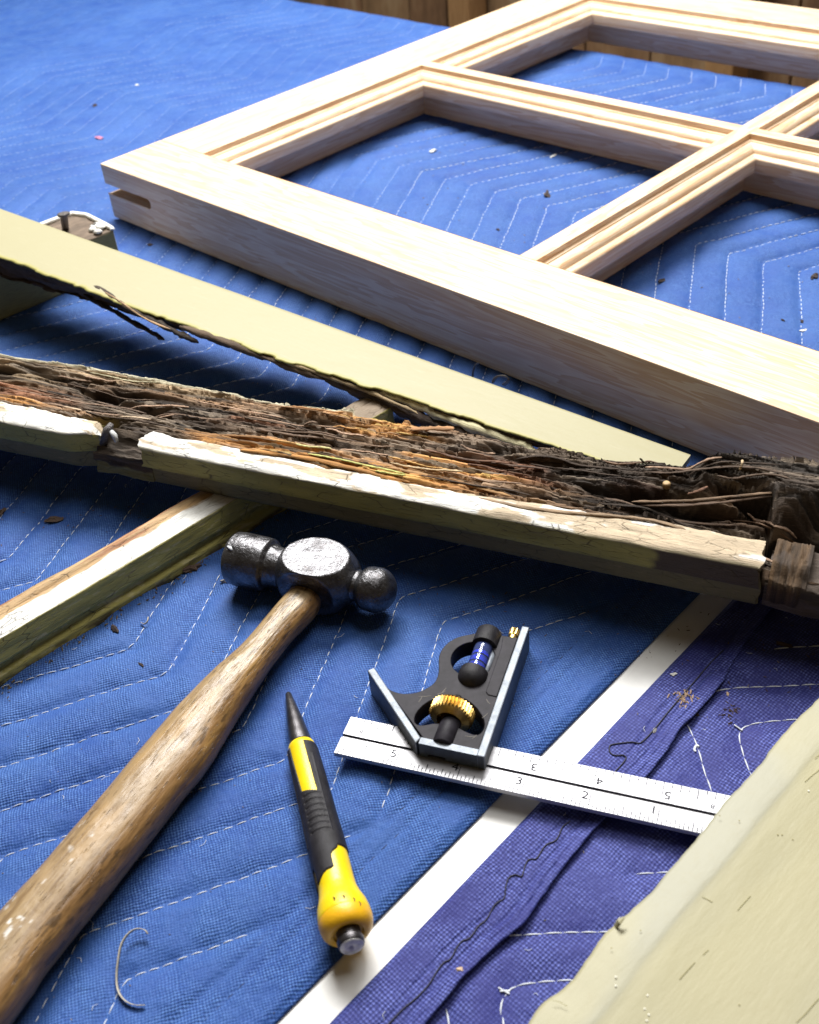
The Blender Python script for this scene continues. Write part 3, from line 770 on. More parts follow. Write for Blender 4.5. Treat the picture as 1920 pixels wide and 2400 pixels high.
Cg_ = np.array([.07, .052, .038]) * (1 + .7 * fbm(U2 * .6, gz * 6 + gy * 5, 0, 4, 97))[..., None]
Cg_ = lerp(Cg_, (.22, .20, .09), sstep(3.25 - gz + .25 * fbm(U2 * 1.2, 0, 0, 3, 98), 0, .1) * (gy < .2))
sheet_mesh(Pg_, np.clip(Cg_, .006, 1), True, M_rot, 'broken_notch', bB, False)
# loose fibres, broken ridges
def fib(px, zc, w_, h_, col, s): splinter('splinter', bB, [LB(x, y, z) - np.array([0, 0, .10]) for x, y, z in px], w_, h_ * .75, col, seed=s)
fib([(1100, 1160, 4.9), (1250, 1190, 5.0), (1380, 1200, 5.0), (1530, 1212, 5.0), (1632, 1247, 4.9)], 0, .09, .06, (.34, .24, .15), 1)
fib([(1480, 1172, 5.0), (1620, 1170, 5.2), (1720, 1160, 5.3), (1830, 1148, 5.4)], 0, .07, .05, (.20, .13, .08), 2)
fib([(1500, 1180, 4.9), (1620, 1181, 5.1), (1740, 1168, 5.2), (1842, 1152, 5.3)], 0, .07, .06, (.14, .09, .06), 3)
fib([(1612, 1154, 5.2), (1640, 1146, 5.5), (1660, 1136, 5.5)], 0, .07, .05, (.17, .085, .05), 4)
fib([(1735, 1097, 6.2), (1740, 1084, 6.6), (1741, 1073, 6.6)], 0, .05, .03, (.62, .46, .28), 5)
fib([(1500, 1070, 5.6), (1508, 1078, 5.4), (1520, 1085, 5.2)], 0, .06, .05, (.05, .04, .02), 7)
fib([(960, 1003, 5.2), (1010, 1000, 5.3), (1065, 1000, 5.3)], 0, .16, .08, (.42, .22, .10), 15)
fib([(560, 1050, 5.0), (700, 1064, 5.1), (860, 1102, 5.0), (960, 1126, 4.9)], 0, .12, .08, (.50, .24, .07), 16)
fib([(900, 1090, 4.9), (1050, 1120, 4.9), (1200, 1160, 4.9)], 0, .10, .07, (.42, .24, .10), 17)
# joint at the right end: upright tenon fibres and a lower block
def patch(name, u0, u1, v0, v1, zfun, cfun, zbot, seed, step=.06):
    """crumbling block whose fibres run across (along v)"""
    uu = np.arange(u0, u1, step); vv = np.arange(v0, v1, .07)
    U, V = np.meshgrid(uu, vv, indexing='ij')
    kk = np.floor(U * 5.5 + .3 * vn(V * .6, U, 0, seed)); st = np.floor(vn(V * .7 + kk * 3.7, kk * 1.9, 0, seed + 1) * 3) / 3
    crk = 1 - sstep(np.abs(fbm(V * .3, U * 4.5, 0, 3, seed + 2)), 0, .10)
    Z = zfun(U, V) + .08 * st + .05 * fbm(V * .6, U * 6, 0, 4, seed + 3) - .14 * crk
    Ve = V + (V < v0 + .2) * .25 * vn(U * 3, 0, 0, seed + 4)
    C = cfun(U, V) * (1 + .5 * st + .5 * fbm(V * .5, U * 8, 0, 4, seed + 5))[..., None]
    top = np.stack([U, Ve, Z], -1); lo = top[:, [-1, 0]].copy(); lo[..., 2] = zbot
    ring = np.concatenate([top, lo], 1)[:, ::-1]; Cr = np.concatenate([C, C[:, [-1, 0]] * .6], 1)[:, ::-1]
    return sheet_mesh(ring, np.clip(Cr, .008, .8), True, M_rot_y, name, bB, False)
M_rot_y = attr_wood('rotted_cross_grain', .75, 1)
patch('tenon', uR + .22, uR + 1.75, .15, 3.3, lambda U, V: 4.62 - .5 * sstep(V, .9, .1) - .9 * sstep(V, 2.2, 3.3), lambda U, V: lerp(np.broadcast_to(np.array([.12, .072, .036]), U.shape + (3,)), (.10, .07, .05), sstep(fbm(U * 2, V, 0, 3, 700), 0, .3)), 3.0, 710)
patch('broken_tenon', uR + 2.3, uR + 4.6, 1.2, 3.6, lambda U, V: 4.75 - .6 * sstep(V, 2.0, 1.3) - .4 * vn(U * 1.5, V, 0, 9), lambda U, V: np.broadcast_to(np.array([.13, .10, .08]), U.shape + (3,)), 3.0, 730)
blk, _ = ring_section([(0, 4.0), (0, 2.62), (2.2, 2.62), (2.2, 4.2)], .12)
us = np.arange(uR + .1, 30, .12); U2, K2 = np.meshgrid(us, np.arange(len(blk)), indexing='ij')
Pb = np.stack([U2, blk[K2, 0] + .14 * fbm(U2 * .9, blk[K2, 1] * 3, 0, 4, 90) + .25 * sstep(U2, uR + 2.5, uR), blk[K2, 1] + (blk[K2, 1] > 3.9) * (.25 * fbm(U2 * .6, blk[K2, 0] * 2.5, 0, 4, 91) - .5 * sstep(U2, uR + 1.4, uR))], -1)
Cb = np.array([.085, .064, .05]) * (1 + .6 * fbm(U2 * .6, blk[K2, 1] * 5 + blk[K2, 0] * 4, 0, 4, 92))[..., None]
sheet_mesh(Pb, np.clip(Cb, .01, 1), True, M_rot, 'broken_block', bB)
# nail shank with paint crust in the gap, wooden plug head further right
g0 = LB(258, 1010, 4.9)
MB().tube([LB(240, 1040, 4.0), LB(252, 1010, 4.8), LB(262, 992, 5.1)], [.2, .26, .12], 9).build('nail_stub', simple('rusty_nail', (.12, .11, .11), .5, .5, .3, .5, 8, .05, 14), bB, smooth=True)
MB().tube([LB(262, 1012, 4.9), LB(268, 1020, 4.9), LB(274, 1036, 4.6)], [.12, .16, .10], 8).build('paint_crust', simple('crusted_paint', (.55, .56, .56), .6, var=.3, scale=9, bump=.05), bB, smooth=True)
MB().lathe([(0, .17), (.22, .18), (.27, .14), (.28, .08)], 14, 'z', tuple(LB(1562, 1142, 4.9))).build('plug', simple('plug_wood', (.45, .30, .14), .6, var=.3, scale=8), bB, smooth=True)
for (px, py) in ((866 / 1.797, 800 + 260 / 1.797),):
    pass

# --- sticks C and D (same moulding, white bevel and olive side)
def stick(name, label, O, yaw, L0, L1, zt, prof_w, seed, endmode=0):
    t = thing(name, label, 'stick', O, (0, 0, yaw))
    w1, w2 = prof_w      # width of bare top, width of white strip
    us = np.arange(L0, L1, .09)
    sec, seg = ring_section([(0, zt - .10), (-.13, zt * .52), (.06, zt * .47), (.06, zt * .36), (-.24, zt * .30), (-.30, .30), (w1 + w2, .30), (w1 + w2, zt - .1), (w1 * .55 + w2, zt + .05), (w2, zt)], .085)
    U2, K2 = np.meshgrid(us, np.arange(len(sec)), indexing='ij')
    Y = sec[K2, 0].copy(); Z = sec[K2, 1].copy(); sg = seg[K2]
    topz = (sg >= 7); white = (sg >= 9); bare = topz & ~white
    side = sg < 5
    Z = Z + np.where(bare, .11 * fbm(U2 * .35, Y * 4, 0, 5, seed) - .14 * np.clip(1 - np.abs(Y - w2 - .28) / .16, 0, 1) * (.6 + .5 * vn(U2 * .3, 0, 0, seed)), 0) + np.where(white, .03 * fbm(U2, Y * 3, 0, 4, seed + 1), 0)
    Y = Y + np.where(side, .05 * fbm(U2 * .5, Z * 3, 0, 4, seed + 2), 0)
    Z = Z + np.where(side & (sg > 4) , .05 * fbm(U2 * 2, 0, 0, 3, seed), 0)
    C = np.broadcast_to(np.array(OLIVE) * 1.05, U2.shape + (3,)) * (1 + .25 * fbm(U2 * .5, Z * 3, 0, 4, seed + 3))[..., None]
    C = lerp(C, (.62, .56, .28), sstep(fbm(U2 * 1.3, Z * 8, 0, 4, seed + 4), .42, .5) * .7)
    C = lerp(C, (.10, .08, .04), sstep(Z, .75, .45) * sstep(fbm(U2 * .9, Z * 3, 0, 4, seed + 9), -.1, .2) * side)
    pw = sstep(Y + .12 * fbm(U2 * .7, 0, 0, 4, seed + 5) + (.22 * fbm(U2 * 1.2, Y * 2, 0, 4, seed + 6)), w2 + .10, w2 - .02)
    tanc = np.array([.50, .335, .17]) * (1 + .45 * fbm(U2 * .35, Y * 6, 0, 5, seed + 7))[..., None]
    tanc = lerp(tanc, (.36, .15, .07), sstep(fbm(U2 * .25, Y * 5, 2, 4, seed + 8), .15, .3) * .75)
    Tt = tanc * (1 - pw[..., None]) + np.array(WHITE) * pw[..., None]
    C = np.where(topz[..., None], Tt, C)
    if endmode:   # bare greyed wood
        e = sstep(U2, L1 - endmode, L1 - endmode + 1); C = lerp(C, (.24, .18, .12), e * topz)
    P = np.stack([U2, Y, Z], -1)
    sheet_mesh(P, np.clip(C, .01, .85), True, M_rot_soft, 'painted_bar', t)
    return t
yC = math.radians(40.9)
# side line of C (bottom front edge) through (-12.8,40.86)
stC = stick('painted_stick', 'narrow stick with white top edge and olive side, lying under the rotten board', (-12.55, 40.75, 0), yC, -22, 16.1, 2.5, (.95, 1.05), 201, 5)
yD = math.radians(39.8)
stD = thing('nailed_block', 'short stick with white rim and upright nail, under the raised end of the cream board', 'stick', tuple(at(0, 751, .35)[:2]) + (0,), (0, 0, yD))
locD, _ = frame(stD)
endp = locD(at(292, 575, 3.6)); ex = 10.0; topl = [locD(at(*p, 3.6)) for p in [(109, 523), (160, 500), (183, 495), (271, 538), (287, 543), (294, 582)]]
sec, seg = ring_section([(0, 3.4), (0, .35), (4.3, .35), (4.3, 3.5)], .15)
us = np.concatenate([np.arange(-14, ex - .15, .15), [ex - .1, ex]]); U2, K2 = np.meshgrid(us, np.arange(len(sec)), indexing='ij')
wD = 4.95 
Yd = sec[K2, 0] / 4.3 * wD; Zd = sec[K2, 1] + (sec[K2, 1] > 3.3) * .08 * fbm(U2 * 1.2, Yd * 2, 0, 4, 220)
Cd = np.broadcast_to(np.array([.17, .125, .09]), Zd.shape + (3,)) * (1 + .5 * fbm(U2 * .8, Yd * 3, 0, 4, 221))[..., None]
isside = (sec[K2, 1] < 3.3); Cd = np.where((isside & (Yd < .2))[..., None], np.array([.30, .26, .11]), Cd)
Cd = np.where((isside & (Yd > wD - .2))[..., None], np.array(WHITE), Cd)
sheet_mesh(np.stack([U2, Yd, Zd], -1), np.clip(Cd, .01, .85), True, M_rot, 'block', stD)
m_crust = simple('white_paint_rim', WHITE, .5, var=.12, scale=5, bump=.08, bscale=6)
rim = [(-6, wD + .05, 3.55), (ex - 3.0, wD + .05, 3.6), (ex - .1, wD * .55, 3.62), (ex + .05, .4, 3.6), (ex + .06, .05, 3.45)]
MB().tube(chaikin([(-14, wD, 3.55), (ex - 2, wD, 3.6), (ex + .02, wD - .1, 3.58), (ex + .04, .3, 3.55), (ex, .02, 3.4)], 1), .19, 7).build('paint_rim', m_crust, stD, smooth=True)
pr = MB()
for k in range(7):
    pr.lathe([(0, .12), (.16, .3 + .1 * random.random()), (.3, .15)], 8, 'z', (ex - .75 + random.uniform(-.35, .5), random.uniform(.2, 1.5), 3.42))
pr.build('paint_crust', m_crust, stD, smooth=True)
MB().box(ex - .02, ex + .05, .02, wD, .4, 3.35).build('painted_end', m_crust, stD, bevel=.03)
nb = locD(at(152, 531, 3.6)); nt = locD(at(146, 490, 6.3))
nail = MB().lathe([(3.0, .26), (5.7, .27), (5.75, .44), (5.9, .46), (5.98, .36)], 16, 'z')
nail.V = [(v[0] + nb[0] + (nt[0] - nb[0]) * (v[2] - 3.4) / 2.6, v[1] + nb[1] + (nt[1] - nb[1]) * (v[2] - 3.4) / 2.6, v[2]) for v in nail.V]
nail.build('nail', simple('old_nail', (.10, .09, .085), .5, .5, .5, .5, 6, .03), stD)

# --- board E: cream board, near right corner
Epx = [(1990, 1566), (1948, 1612), (1920, 1641), (1886, 1675), (1872, 1686), (1845, 1716), (1808, 1758), (1789, 1790), (1764, 1815), (1748, 1836), (1723, 1860), (1712, 1874), (1692, 1890), (1678, 1915), (1664, 1934), (1642, 1961), (1611, 1998), (1585, 2026), (1555, 2061), (1545, 2078), (1524, 2097), (1500, 2124), (1461, 2152), (1458, 2168), (1429, 2179), (1405, 2212), (1386, 2236), (1384, 2248), (1370, 2262), (1354, 2286), (1340, 2308), (1315, 2325), (1298, 2340), (1264, 2361), (1253, 2380), (1244, 2400), (1215, 2450), (1190, 2490)]
yE = math.radians(41.7)
bE = thing('cream_board', 'broad cream painted board in the near right corner, covering the end of the steel rule', 'board', (3.2, 17.2, 0), (0, 0, yE))
locE, _ = frame(bE)
smooth0 = lambda x, k=15: np.convolve(np.pad(x, k // 2, mode='edge'), np.ones(k) / k, 'valid')
Q = np.array([locE(at(px, py, 2.3)) for px, py in Epx])[::-1]
us = np.arange(Q[0, 0], Q[-1, 0], .06)
ed = smooth0(np.interp(us, Q[:, 0], Q[:, 1])) + .022 * fbm(us * 3, 0, 0, 4, 301)
Lpx = [(1920, 1769), (1811, 1892), (1713, 2018), (1595, 2152), (1476, 2310), (1400, 2400)]
Ql = np.array([locE(at(px, py, 2.6)) for px, py in Lpx])[::-1]
brk = np.interp(us, Ql[:, 0], Ql[:, 1]) + .03 * vn(us * .8, 0, 0, 3)
ws = np.concatenate([np.linspace(0, 1, 14), 1 + np.linspace(.08, 1, 26) ** 1.5 * 9])
U2, W2 = np.meshgrid(us, ws, indexing='ij')
Y = np.where(W2 <= 1, ed[:, None] + (brk - ed)[:, None] * W2, brk[:, None] - (W2 - 1) * 1.3)
Z = np.where(W2 <= 1, 2.38 + .24 * sstep(W2, -.6, 1.05), 2.62) + .02 * fbm(U2 * .5, Y * .8, 0, 3, 305) - .025 * np.exp(-((W2 - 1) / .06) ** 2)
C = np.broadcast_to(np.array(CREAM) * 1.02, U2.shape + (3,)).copy()
C = lerp(C, (.33, .325, .245), sstep(W2, 1.05, .9) * .85)
C = lerp(C, (.385, .35, .185), sstep(fbm(U2 * .15, Y * .3, 0, 3, 306), 0, .5) * .5)
C = lerp(C, (.40, .375, .26), sstep(Y, -1.2, -5) * .3)
low = np.stack([U2[:, ::-1], Y[:, ::-1] + 0, Z[:, ::-1] * 0 + 1.22], -1); low[:, -1, 1] -= .25
ring = np.concatenate([np.stack([U2, Y, Z], -1), low[:, [0, -1]]], 1)[:, ::-1]
Cr = np.concatenate([C, np.broadcast_to(np.array([.30, .24, .15]), low[:, [0, -1]].shape)], 1)[:, ::-1]
sheet_mesh(ring, Cr, True, M_paint, 'painted_plank', bE)
def on_E(pxs, r, col, nm, lift=0.0):
    P = [locE(at(px, py, 2.64)) + np.array([0, 0, lift]) for px, py in pxs]
    MB().tube(chaikin(P, 2), r, 5, flat=.35).build(nm, simple(nm + '_tone', col, .7), bE, smooth=True)
z6 = lambda x, y: (1240 + x / 2.5368, 1600 + y / 2.5368)
for l in ([(140, 1890), (185, 1898), (225, 1925)], [(1240, 1355), (1280, 1310), (1315, 1270)], [(895, 1765), (940, 1715), (985, 1665)], [(1030, 1272), (1060, 1288), (1088, 1305)], [(1035, 1620), (1065, 1592)],
          [(1640, 590), (1690, 545), (1725, 520)], [(1700, 450), (1725, 430)], [(1590, 2020), (1640, 1975), (1690, 1915), (1725, 1880)]):
    on_E([z6(*p) for p in l] + [z6(l[-1][0] + 3, l[-1][1] - 3)], [.004, .010, .016, .020, .014, .018, .010, .004] if False else .010, (.30, .27, .10), 'crack')
for p in [(516, 1750), (516, 1803), (705, 1860), (688, 1940), (712, 1975), (1663, 643), (700, 2010)]:
    on_E([z6(p[0] - 4, p[1]), z6(*p), z6(p[0] + 4, p[1] + 3)], .035, (.85, .84, .74), 'paint_fleck')
for p in [(663, 1473), (490, 1578), (1480, 905), (1505, 905), (1568, 932), (1133, 790), (1250, 820), (1250, 1915)]:
    on_E([z6(p[0] - 3, p[1]), z6(*p), z6(p[0] + 4, p[1] + 2)], .025, (.30, .26, .10), 'pit')
MB().tube([locE(at(1440, 2175, 2.35)), locE(at(1452, 2160, 2.75)), locE(at(1463, 2150, 2.8))], [.11, .12, .04], 5, flat=.4).build('paint_flake', simple('flake_tone', CREAM, .6), bE)

# ------------------------------------------------------------------ hammer
HS = np.array([-8.55, 40.30]); HE = np.array([-1.00, 36.62]); dH = HE - HS; LH = np.linalg.norm(dH)
ham = thing('ball_peen_hammer', 'worn ball peen hammer with scratched wooden handle lying on the blue blanket', 'hammer', (HS[0], HS[1], .3), (0, 0, math.atan2(dH[1], dH[0])))
locH, _ = frame(ham)
HZ = 1.62
m = N('worn_forged_steel'); v = m.coord()
n1 = m.noise(v, 1.3, 6, .65); n2 = m.noise(v, 7, 6, .7); n3 = m.noise(m.coord((1, 1, 1)), 22, 4, .7)
c = m.mix(m.ramp(n1, [(.35, 0.), (.62, 1.)]), (.07, .068, .071), (.175, .175, .185))
c = m.mix(m.ramp(n2, [(.55, 0.), (.72, .7)]), c, (.05, .035, .028))
m.base(c, m.ramp(n2, [(.3, .24), (.7, .38)]), .5, .9)
m.bump(n2, .022).bump(n3, .008).bump(m.noise(v, 2.2, 3), .06)
M_steel = m.m
def lat_grid(prof, n, org, disp=0, seed=0, sx=1, sy=1, sz=1):
    V = []; 
    for (t, r) in prof:
        q = np.linspace(0, 2 * math.pi, n, endpoint=False)
        V.append(np.stack([np.full(n, t), r * np.cos(q) * sy, r * np.sin(q) * sz], -1))
    P = np.array(V)
    if disp:
        nn = P.copy(); nn[..., 0] = 0; ln = np.linalg.norm(nn, axis=-1, keepdims=True) + 1e-6
        P = P + nn / ln * (disp * fbm(P[..., 0] * 3, P[..., 1] * 3, P[..., 2] * 3, 4, seed))[..., None] * (ln > .02)
    return P + np.array(org)
def dens(prof, step=.06):
    out = [prof[0]]
    for p, q in zip(prof[:-1], prof[1:]):
        n = max(1, int(math.hypot(q[0] - p[0], q[1] - p[1]) / step))
        out += [(p[0] + (q[0] - p[0]) * k / n, p[1] + (q[1] - p[1]) * k / n) for k in range(1, n + 1)]
    return out
hp = [(0, .0), (0, 1.08), (.05, 1.19), (.14, 1.26), (.5, 1.30), (1.5, 1.30), (1.95, 1.27), (2.04, 1.19), (2.12, 1.06), (2.35, .98), (2.8, .95), (3.4, 1.0), (4.6, 1.0), (5.6, .95), (6.2, .84), (6.45, .74), (6.62, .70), (6.72, .74), (6.82, .88), (6.95, .97), (7.15, 1.02), (7.5, 1.04)]
hp[-1] = (7.45, 1.04)
hp += [(7.5 + (LH - 7.5) * math.sin(a), 1.04 * math.cos(a)) for a in np.linspace(.12, math.pi / 2, 14)]
P = lat_grid(dens(hp), 72, (0, 0, HZ), .022, 400)
V1 = P.reshape(-1, 3); F1 = grid_faces(P.shape[0], 72, True)
# oval cheeks, flattened above and below
th, ph = np.meshgrid(np.linspace(0, math.pi, 60), np.linspace(0, 2 * math.pi, 96, endpoint=False), indexing='ij')
ex_, ey_, ez_ = 2.1, 1.75, 1.9
X = ex_ * np.sin(th) * np.cos(ph); Yb = ey_ * np.sin(th) * np.sin(ph); Zb = ez_ * np.cos(th)
Zb = np.clip(Zb, -1.24, 1.24)
Yb = np.where(Yb < -1.30, -1.30 - (Yb + 1.30) * .2, Yb)
P2 = np.stack([X + 4.55, Yb, Zb + HZ + .02], -1); P2 += (.008 * fbm(P2[..., 0] * 2, P2[..., 1] * 2, P2[..., 2] * 2, 3, 401))[..., None] * np.array([.3, .5, 1])
V2 = P2.reshape(-1, 3); F2 = grid_faces(60, 96, True) + len(V1)
hd = link('head', mesh('head', np.vstack([V1, V2]), np.vstack([F1[:, ::-1], F2]), M_steel), ham)
MB().tube([(.22, -.50, HZ + 1.16), (.38, -.56, HZ + 1.18), (.55, -.66, HZ + 1.14)], [.04, .10, .05], 6, flat=.5).build('paint_fleck', M_thread, ham, smooth=True)
# handle
Lp = [(691, 1381), (627, 1455), (570, 1522), (501, 1583), (408, 1674), (297, 1804), (232, 1887), (162, 1966), (93, 2049), (0, 2151)]
Rp = [(758, 1409), (752, 1441), (685, 1507), (645, 1559), (616, 1598), (557, 1688), (487, 1804), (441, 1855), (348, 1975), (260, 2087), (176, 2189), (93, 2295), (28, 2400)]
Lw = np.array([at(*p, 1.55) for p in Lp]); Rw = np.array([at(*p, 1.25) for p in Rp])
h0 = (Lw[0] + Rw[0]) / 2; hE = (Lw[-1] + Rw[-3]) / 2
ax = np.array([hE[0] - h0[0], hE[1] - h0[1]]); ax /= np.linalg.norm(ax); axn = np.array([-ax[1], ax[0]])
tl = (Lw[:, :2] - h0[:2]) @ ax; ol = (Lw[:, :2] - h0[:2]) @ axn; tr = (Rw[:, :2] - h0[:2]) @ ax; orr = (Rw[:, :2] - h0[:2]) @ axn
ts = np.concatenate([np.arange(-1.2, 20, .07), np.arange(20, 27, .2)])
eL = np.interp(ts, tl, ol); eR = np.interp(ts, tr, orr)
def smooth1(x, k=17):
    pad = np.pad(x, k // 2, mode='edge'); return np.convolve(pad, np.ones(k) / k, 'valid')
eL, eR = smooth1(eL), smooth1(eR)
cen = (eL + eR) / 2; hw = np.abs(eL - eR) / 2
hw = np.where(ts > 21, hw * np.interp(ts, [21, 26, 27], [1, .95, .75]), hw)
q = np.linspace(0, 2 * math.pi, 150, endpoint=False)
zc = np.interp(ts, [-1.2, 4, 10, 18, 27], [1.66, 1.60, 1.45, 1.45, 1.45]) 
hh = np.minimum(hw * .86, np.interp(ts, [-1.2, 0, 5, 12, 20, 27], [.62, .66, .84, 1.02, 1.10, 1.1]))
Tm, Qm = np.meshgrid(ts, q, indexing='ij')
cq, sq = np.cos(Qm), np.sin(Qm)
sup = lambda c_: np.sign(c_) * np.abs(c_) ** .86
r_d = .018 * fbm(Tm * 1.2, cq * 3, sq * 3, 4, 410) + .02 * np.minimum(0, fbm(Tm * .9, cq * 6, sq * 6, 3, 411))
offc = cen[:, None] + (hw[:, None] + r_d) * sup(cq)
XY = h0[:2][None, None] + Tm[..., None] * ax + offc[..., None] * axn
Zh = zc[:, None] + (hh[:, None] + r_d) * sup(sq)
Pw = np.concatenate([XY, Zh[..., None]], -1)
Pl = locH(Pw.reshape(-1, 3)).reshape(Pw.shape)
# handle colour zones (varnish, bare dirt-filled grain) kept as vertex tones
top_ = np.clip(sq, -1, 1)
base = np.array([.34, .235, .115])
Ch = np.broadcast_to(base, Pl.shape) * (1 + .22 * fbm(Tm * .5, cq * 1.5, sq * 1.5, 4, 412))[..., None]
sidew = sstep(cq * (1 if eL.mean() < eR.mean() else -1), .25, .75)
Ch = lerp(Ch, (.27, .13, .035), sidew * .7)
gold = sstep(fbm(Tm * .35, cq * 2, sq * 2, 4, 413), .1, .5); Ch = lerp(Ch, (.44, .26, .08), gold * .5)
dirt = sstep(fbm(Tm * 2.2, cq * 11, sq * 11, 5, 414), .12, .42) * (.25 + .75 * np.clip(sidew + (Tm < 7), 0, 1)) * sstep(fbm(Tm * .45, cq * 1.5, sq * 1.5, 3, 418), -.35, .25); Ch = lerp(Ch, (.07, .042, .02), dirt * .8)
lin = (1 - sstep(np.abs(fbm(Tm * .35, Qm * 5.0, 0, 3, 419)), 0, .045)) * sstep(fbm(Tm * .5, Qm * 2, 0, 2, 420), -.1, .2); Ch = lerp(Ch, (.06, .035, .018), lin * .7)
wfl = sstep(fbm(Tm * 2.6, cq * 7, sq * 7, 4, 415), .53, .57) * (Tm > 14) * sstep(-sidew, -.5, 0); Ch = lerp(Ch, (.75, .73, .68), wfl * .9)
pinkish = sstep(Tm, 5, 8) * (1 - sidew) * sstep(fbm(Tm * .3, cq, sq, 3, 416), -.3, .2); Ch = lerp(Ch, (.36, .25, .15), pinkish * .35)
m = N('handle_wood'); a = m.n('ShaderNodeAttribute', attribute_name='Col')
yh = math.atan2(ax[1], ax[0]) - math.atan2(dH[1], dH[0])
tc = m.n('ShaderNodeTexCoord'); r1 = m.n('ShaderNodeMapping'); r1.inputs['Rotation'].default_value = (0, 0, -yh); m.l(tc.outputs['Object'], r1.inputs[0])
r2 = m.n('ShaderNodeMapping'); r2.inputs['Scale'].default_value = (45, 380, 380); m.l(r1.outputs[0], r2.inputs[0])
r3 = m.n('ShaderNodeMapping'); r3.inputs['Scale'].default_value = (100, 1300, 1300); m.l(r1.outputs[0], r3.inputs[0])
g1 = m.noise(r2.outputs[0], 1.0, 5, .65); pores = m.noise(r3.outputs[0], 1.7, 2, .5)
c = m.mix(m.ramp(g1, [(.3, .75), (.55, 0.)]), a.outputs['Color'], (.12, .065, .028))
c = m.mix(m.ramp(pores, [(.27, .8), (.34, 0.)]), c, (.05, .032, .018))
c = m.mix(m.ramp(m.noise(r2.outputs[0], 2.3, 4, .8), [(.68, 0.), (.82, .25)]), c, (.56, .42, .26))
m.base(c, m.ramp(g1, [(.3, .28), (.7, .42)]), .5)
m.bump(g1, .035).bump(m.ramp(pores, [(.27, 0.), (.36, 1.)]), .012)
M_handle = m.m
Pl_r = Pl
o_h, _c = sheet_mesh(Pl_r, np.clip(Ch, .01, .8), True, M_handle, 'handle', ham)

# ------------------------------------------------------------------ nail punch
pa = np.array([-5.9, 32.47, .62]); pb = np.array([-3.4, 20.5, 1.38]); dP = pb - pa
pun = oriented('nail_punch', 'yellow and black handled nail punch lying between hammer handle and white strip', 'nail punch', tuple(pa), dP)
M_yel = simple('yellow_plastic', (.86, .62, .008), .36, .5, var=.04, scale=1.5, bump=.01, bscale=12)
M_org = simple('amber_plastic', (.88, .48, .015), .34, .5, var=.06, scale=2, bump=.01)
M_blk = simple('black_rubber', (.018, .017, .021), .48, .28, var=.4, scale=3, bump=.02, bscale=30)
M_tip = simple('dark_punch_steel', (.10, .095, .10), .34, .5, .85, .4, 3, .012, 24)
M_chr = simple('bright_steel', (.62, .62, .62), .3, .6, .25, .25, 6, .03, 14)
RP = [(3.15, .46), (3.2, .53), (3.35, .565), (4.2, .59), (5.5, .61), (7.0, .63), (8.2, .66), (9.2, .675), (10.0, .665), (10.4, .68), (10.75, .76), (11.1, .88), (11.4, .93), (11.6, .945)]
rad = lambda s: np.interp(s, [p[0] for p in RP], [p[1] for p in RP])
MB().lathe([(-.0, .0), (0, .10), (.05, .13), (1.6, .33), (2.0, .37), (3.05, .47), (3.12, .47), (3.14, .43), (3.3, .43)], 40).build('steel_tip', M_tip, pun, smooth=True)
edge_smooth(MB().lathe(dens(RP + [(11.62, .93)], .1), 64).build('yellow_body', M_yel, pun), 50)
edge_smooth(MB().lathe([(11.40, .90), (11.64, .95), (11.8, .935), (12.0, .89), (12.15, .76), (12.22, .64), (12.2, .54), (12.1, .5)], 64).build('amber_end', M_org, pun), 50)
pin = edge_smooth(MB().lathe([(11.9, .43), (12.4, .43), (12.44, .47), (12.60, .47), (12.66, .43), (12.67, .2), (12.63, .08)], 40).build('striking_pin', M_tip, pun), 40)
MB().lathe([(12.65, .42), (12.70, .40), (12.70, .10), (12.66, .07)], 32).build('bright_face', M_chr, pun, smooth=True)
for k, (tq_, ss_) in enumerate(((.1, 11.3), (.45, 11.45), (-.25, 11.25), (.65, 11.6))):
    r_ = .95; MB().tube([(ss_, r_ * math.sin(tq_), r_ * math.cos(tq_)), (ss_ + .08, r_ * math.sin(tq_ + .05), r_ * math.cos(tq_ + .05)), (ss_ + .17, r_ * math.sin(tq_ + .02), r_ * math.cos(tq_ + .02))], [.012, .026, .01], 5).build('scuff', M_blk, pun)
# black rubber sleeve with cut-outs: dense grid, cells outside the outline left away
ssg = np.arange(3.42, 10.6, .035); tq = np.linspace(-math.pi, math.pi, 260, endpoint=False)
Sm, Tq = np.meshgrid(ssg, tq, indexing='ij')
# angle 0 = straight up (towards the lamp), positive = camera-right side when looking butt-ward
wsp = .05 * vn(Sm * 1.5, Tq * 2, 0, 500)
hole_top = (Sm < 6.05 + .25 * (Tq + .25)) & (Tq > -.95 + .10 * (Sm - 3.4)) & (Tq < .10 + .02 * Sm) 
tail_r = (Sm > 8.95) & (Tq > .12 + .45 * sstep(Sm, 9.35, 8.95)) & (Tq < 2.2) 
tail = (Sm > 9.85 - .28 * np.clip(Tq, -1.6, .5) + wsp)
tail_l = (Sm > 9.5) & (Tq < -1.15) & (Tq > -1.35)
inside = ~(hole_top | tail | tail_r | tail_l)
from functools import reduce
def erode(mk):
    return mk & np.roll(mk, 1, 0) & np.roll(mk, -1, 0) & np.roll(mk, 1, 1) & np.roll(mk, -1, 1)
e1 = erode(inside); e2 = erode(e1)
lift = np.where(e2, .055, np.where(e1, .05, np.where(inside, -.03, -.03)))
lift = lift - .0 + np.where(Sm < 3.6, -.1 * (3.6 - Sm), 0)
for k in range(7):      # grip grooves
    s0 = 6.3 + k * .30
    lift = lift - .05 * np.exp(-((Sm - s0 - .12 * (Tq + .3) ** 2) / .035) ** 2) * sstep(np.abs(Tq + .15), .62, .5)
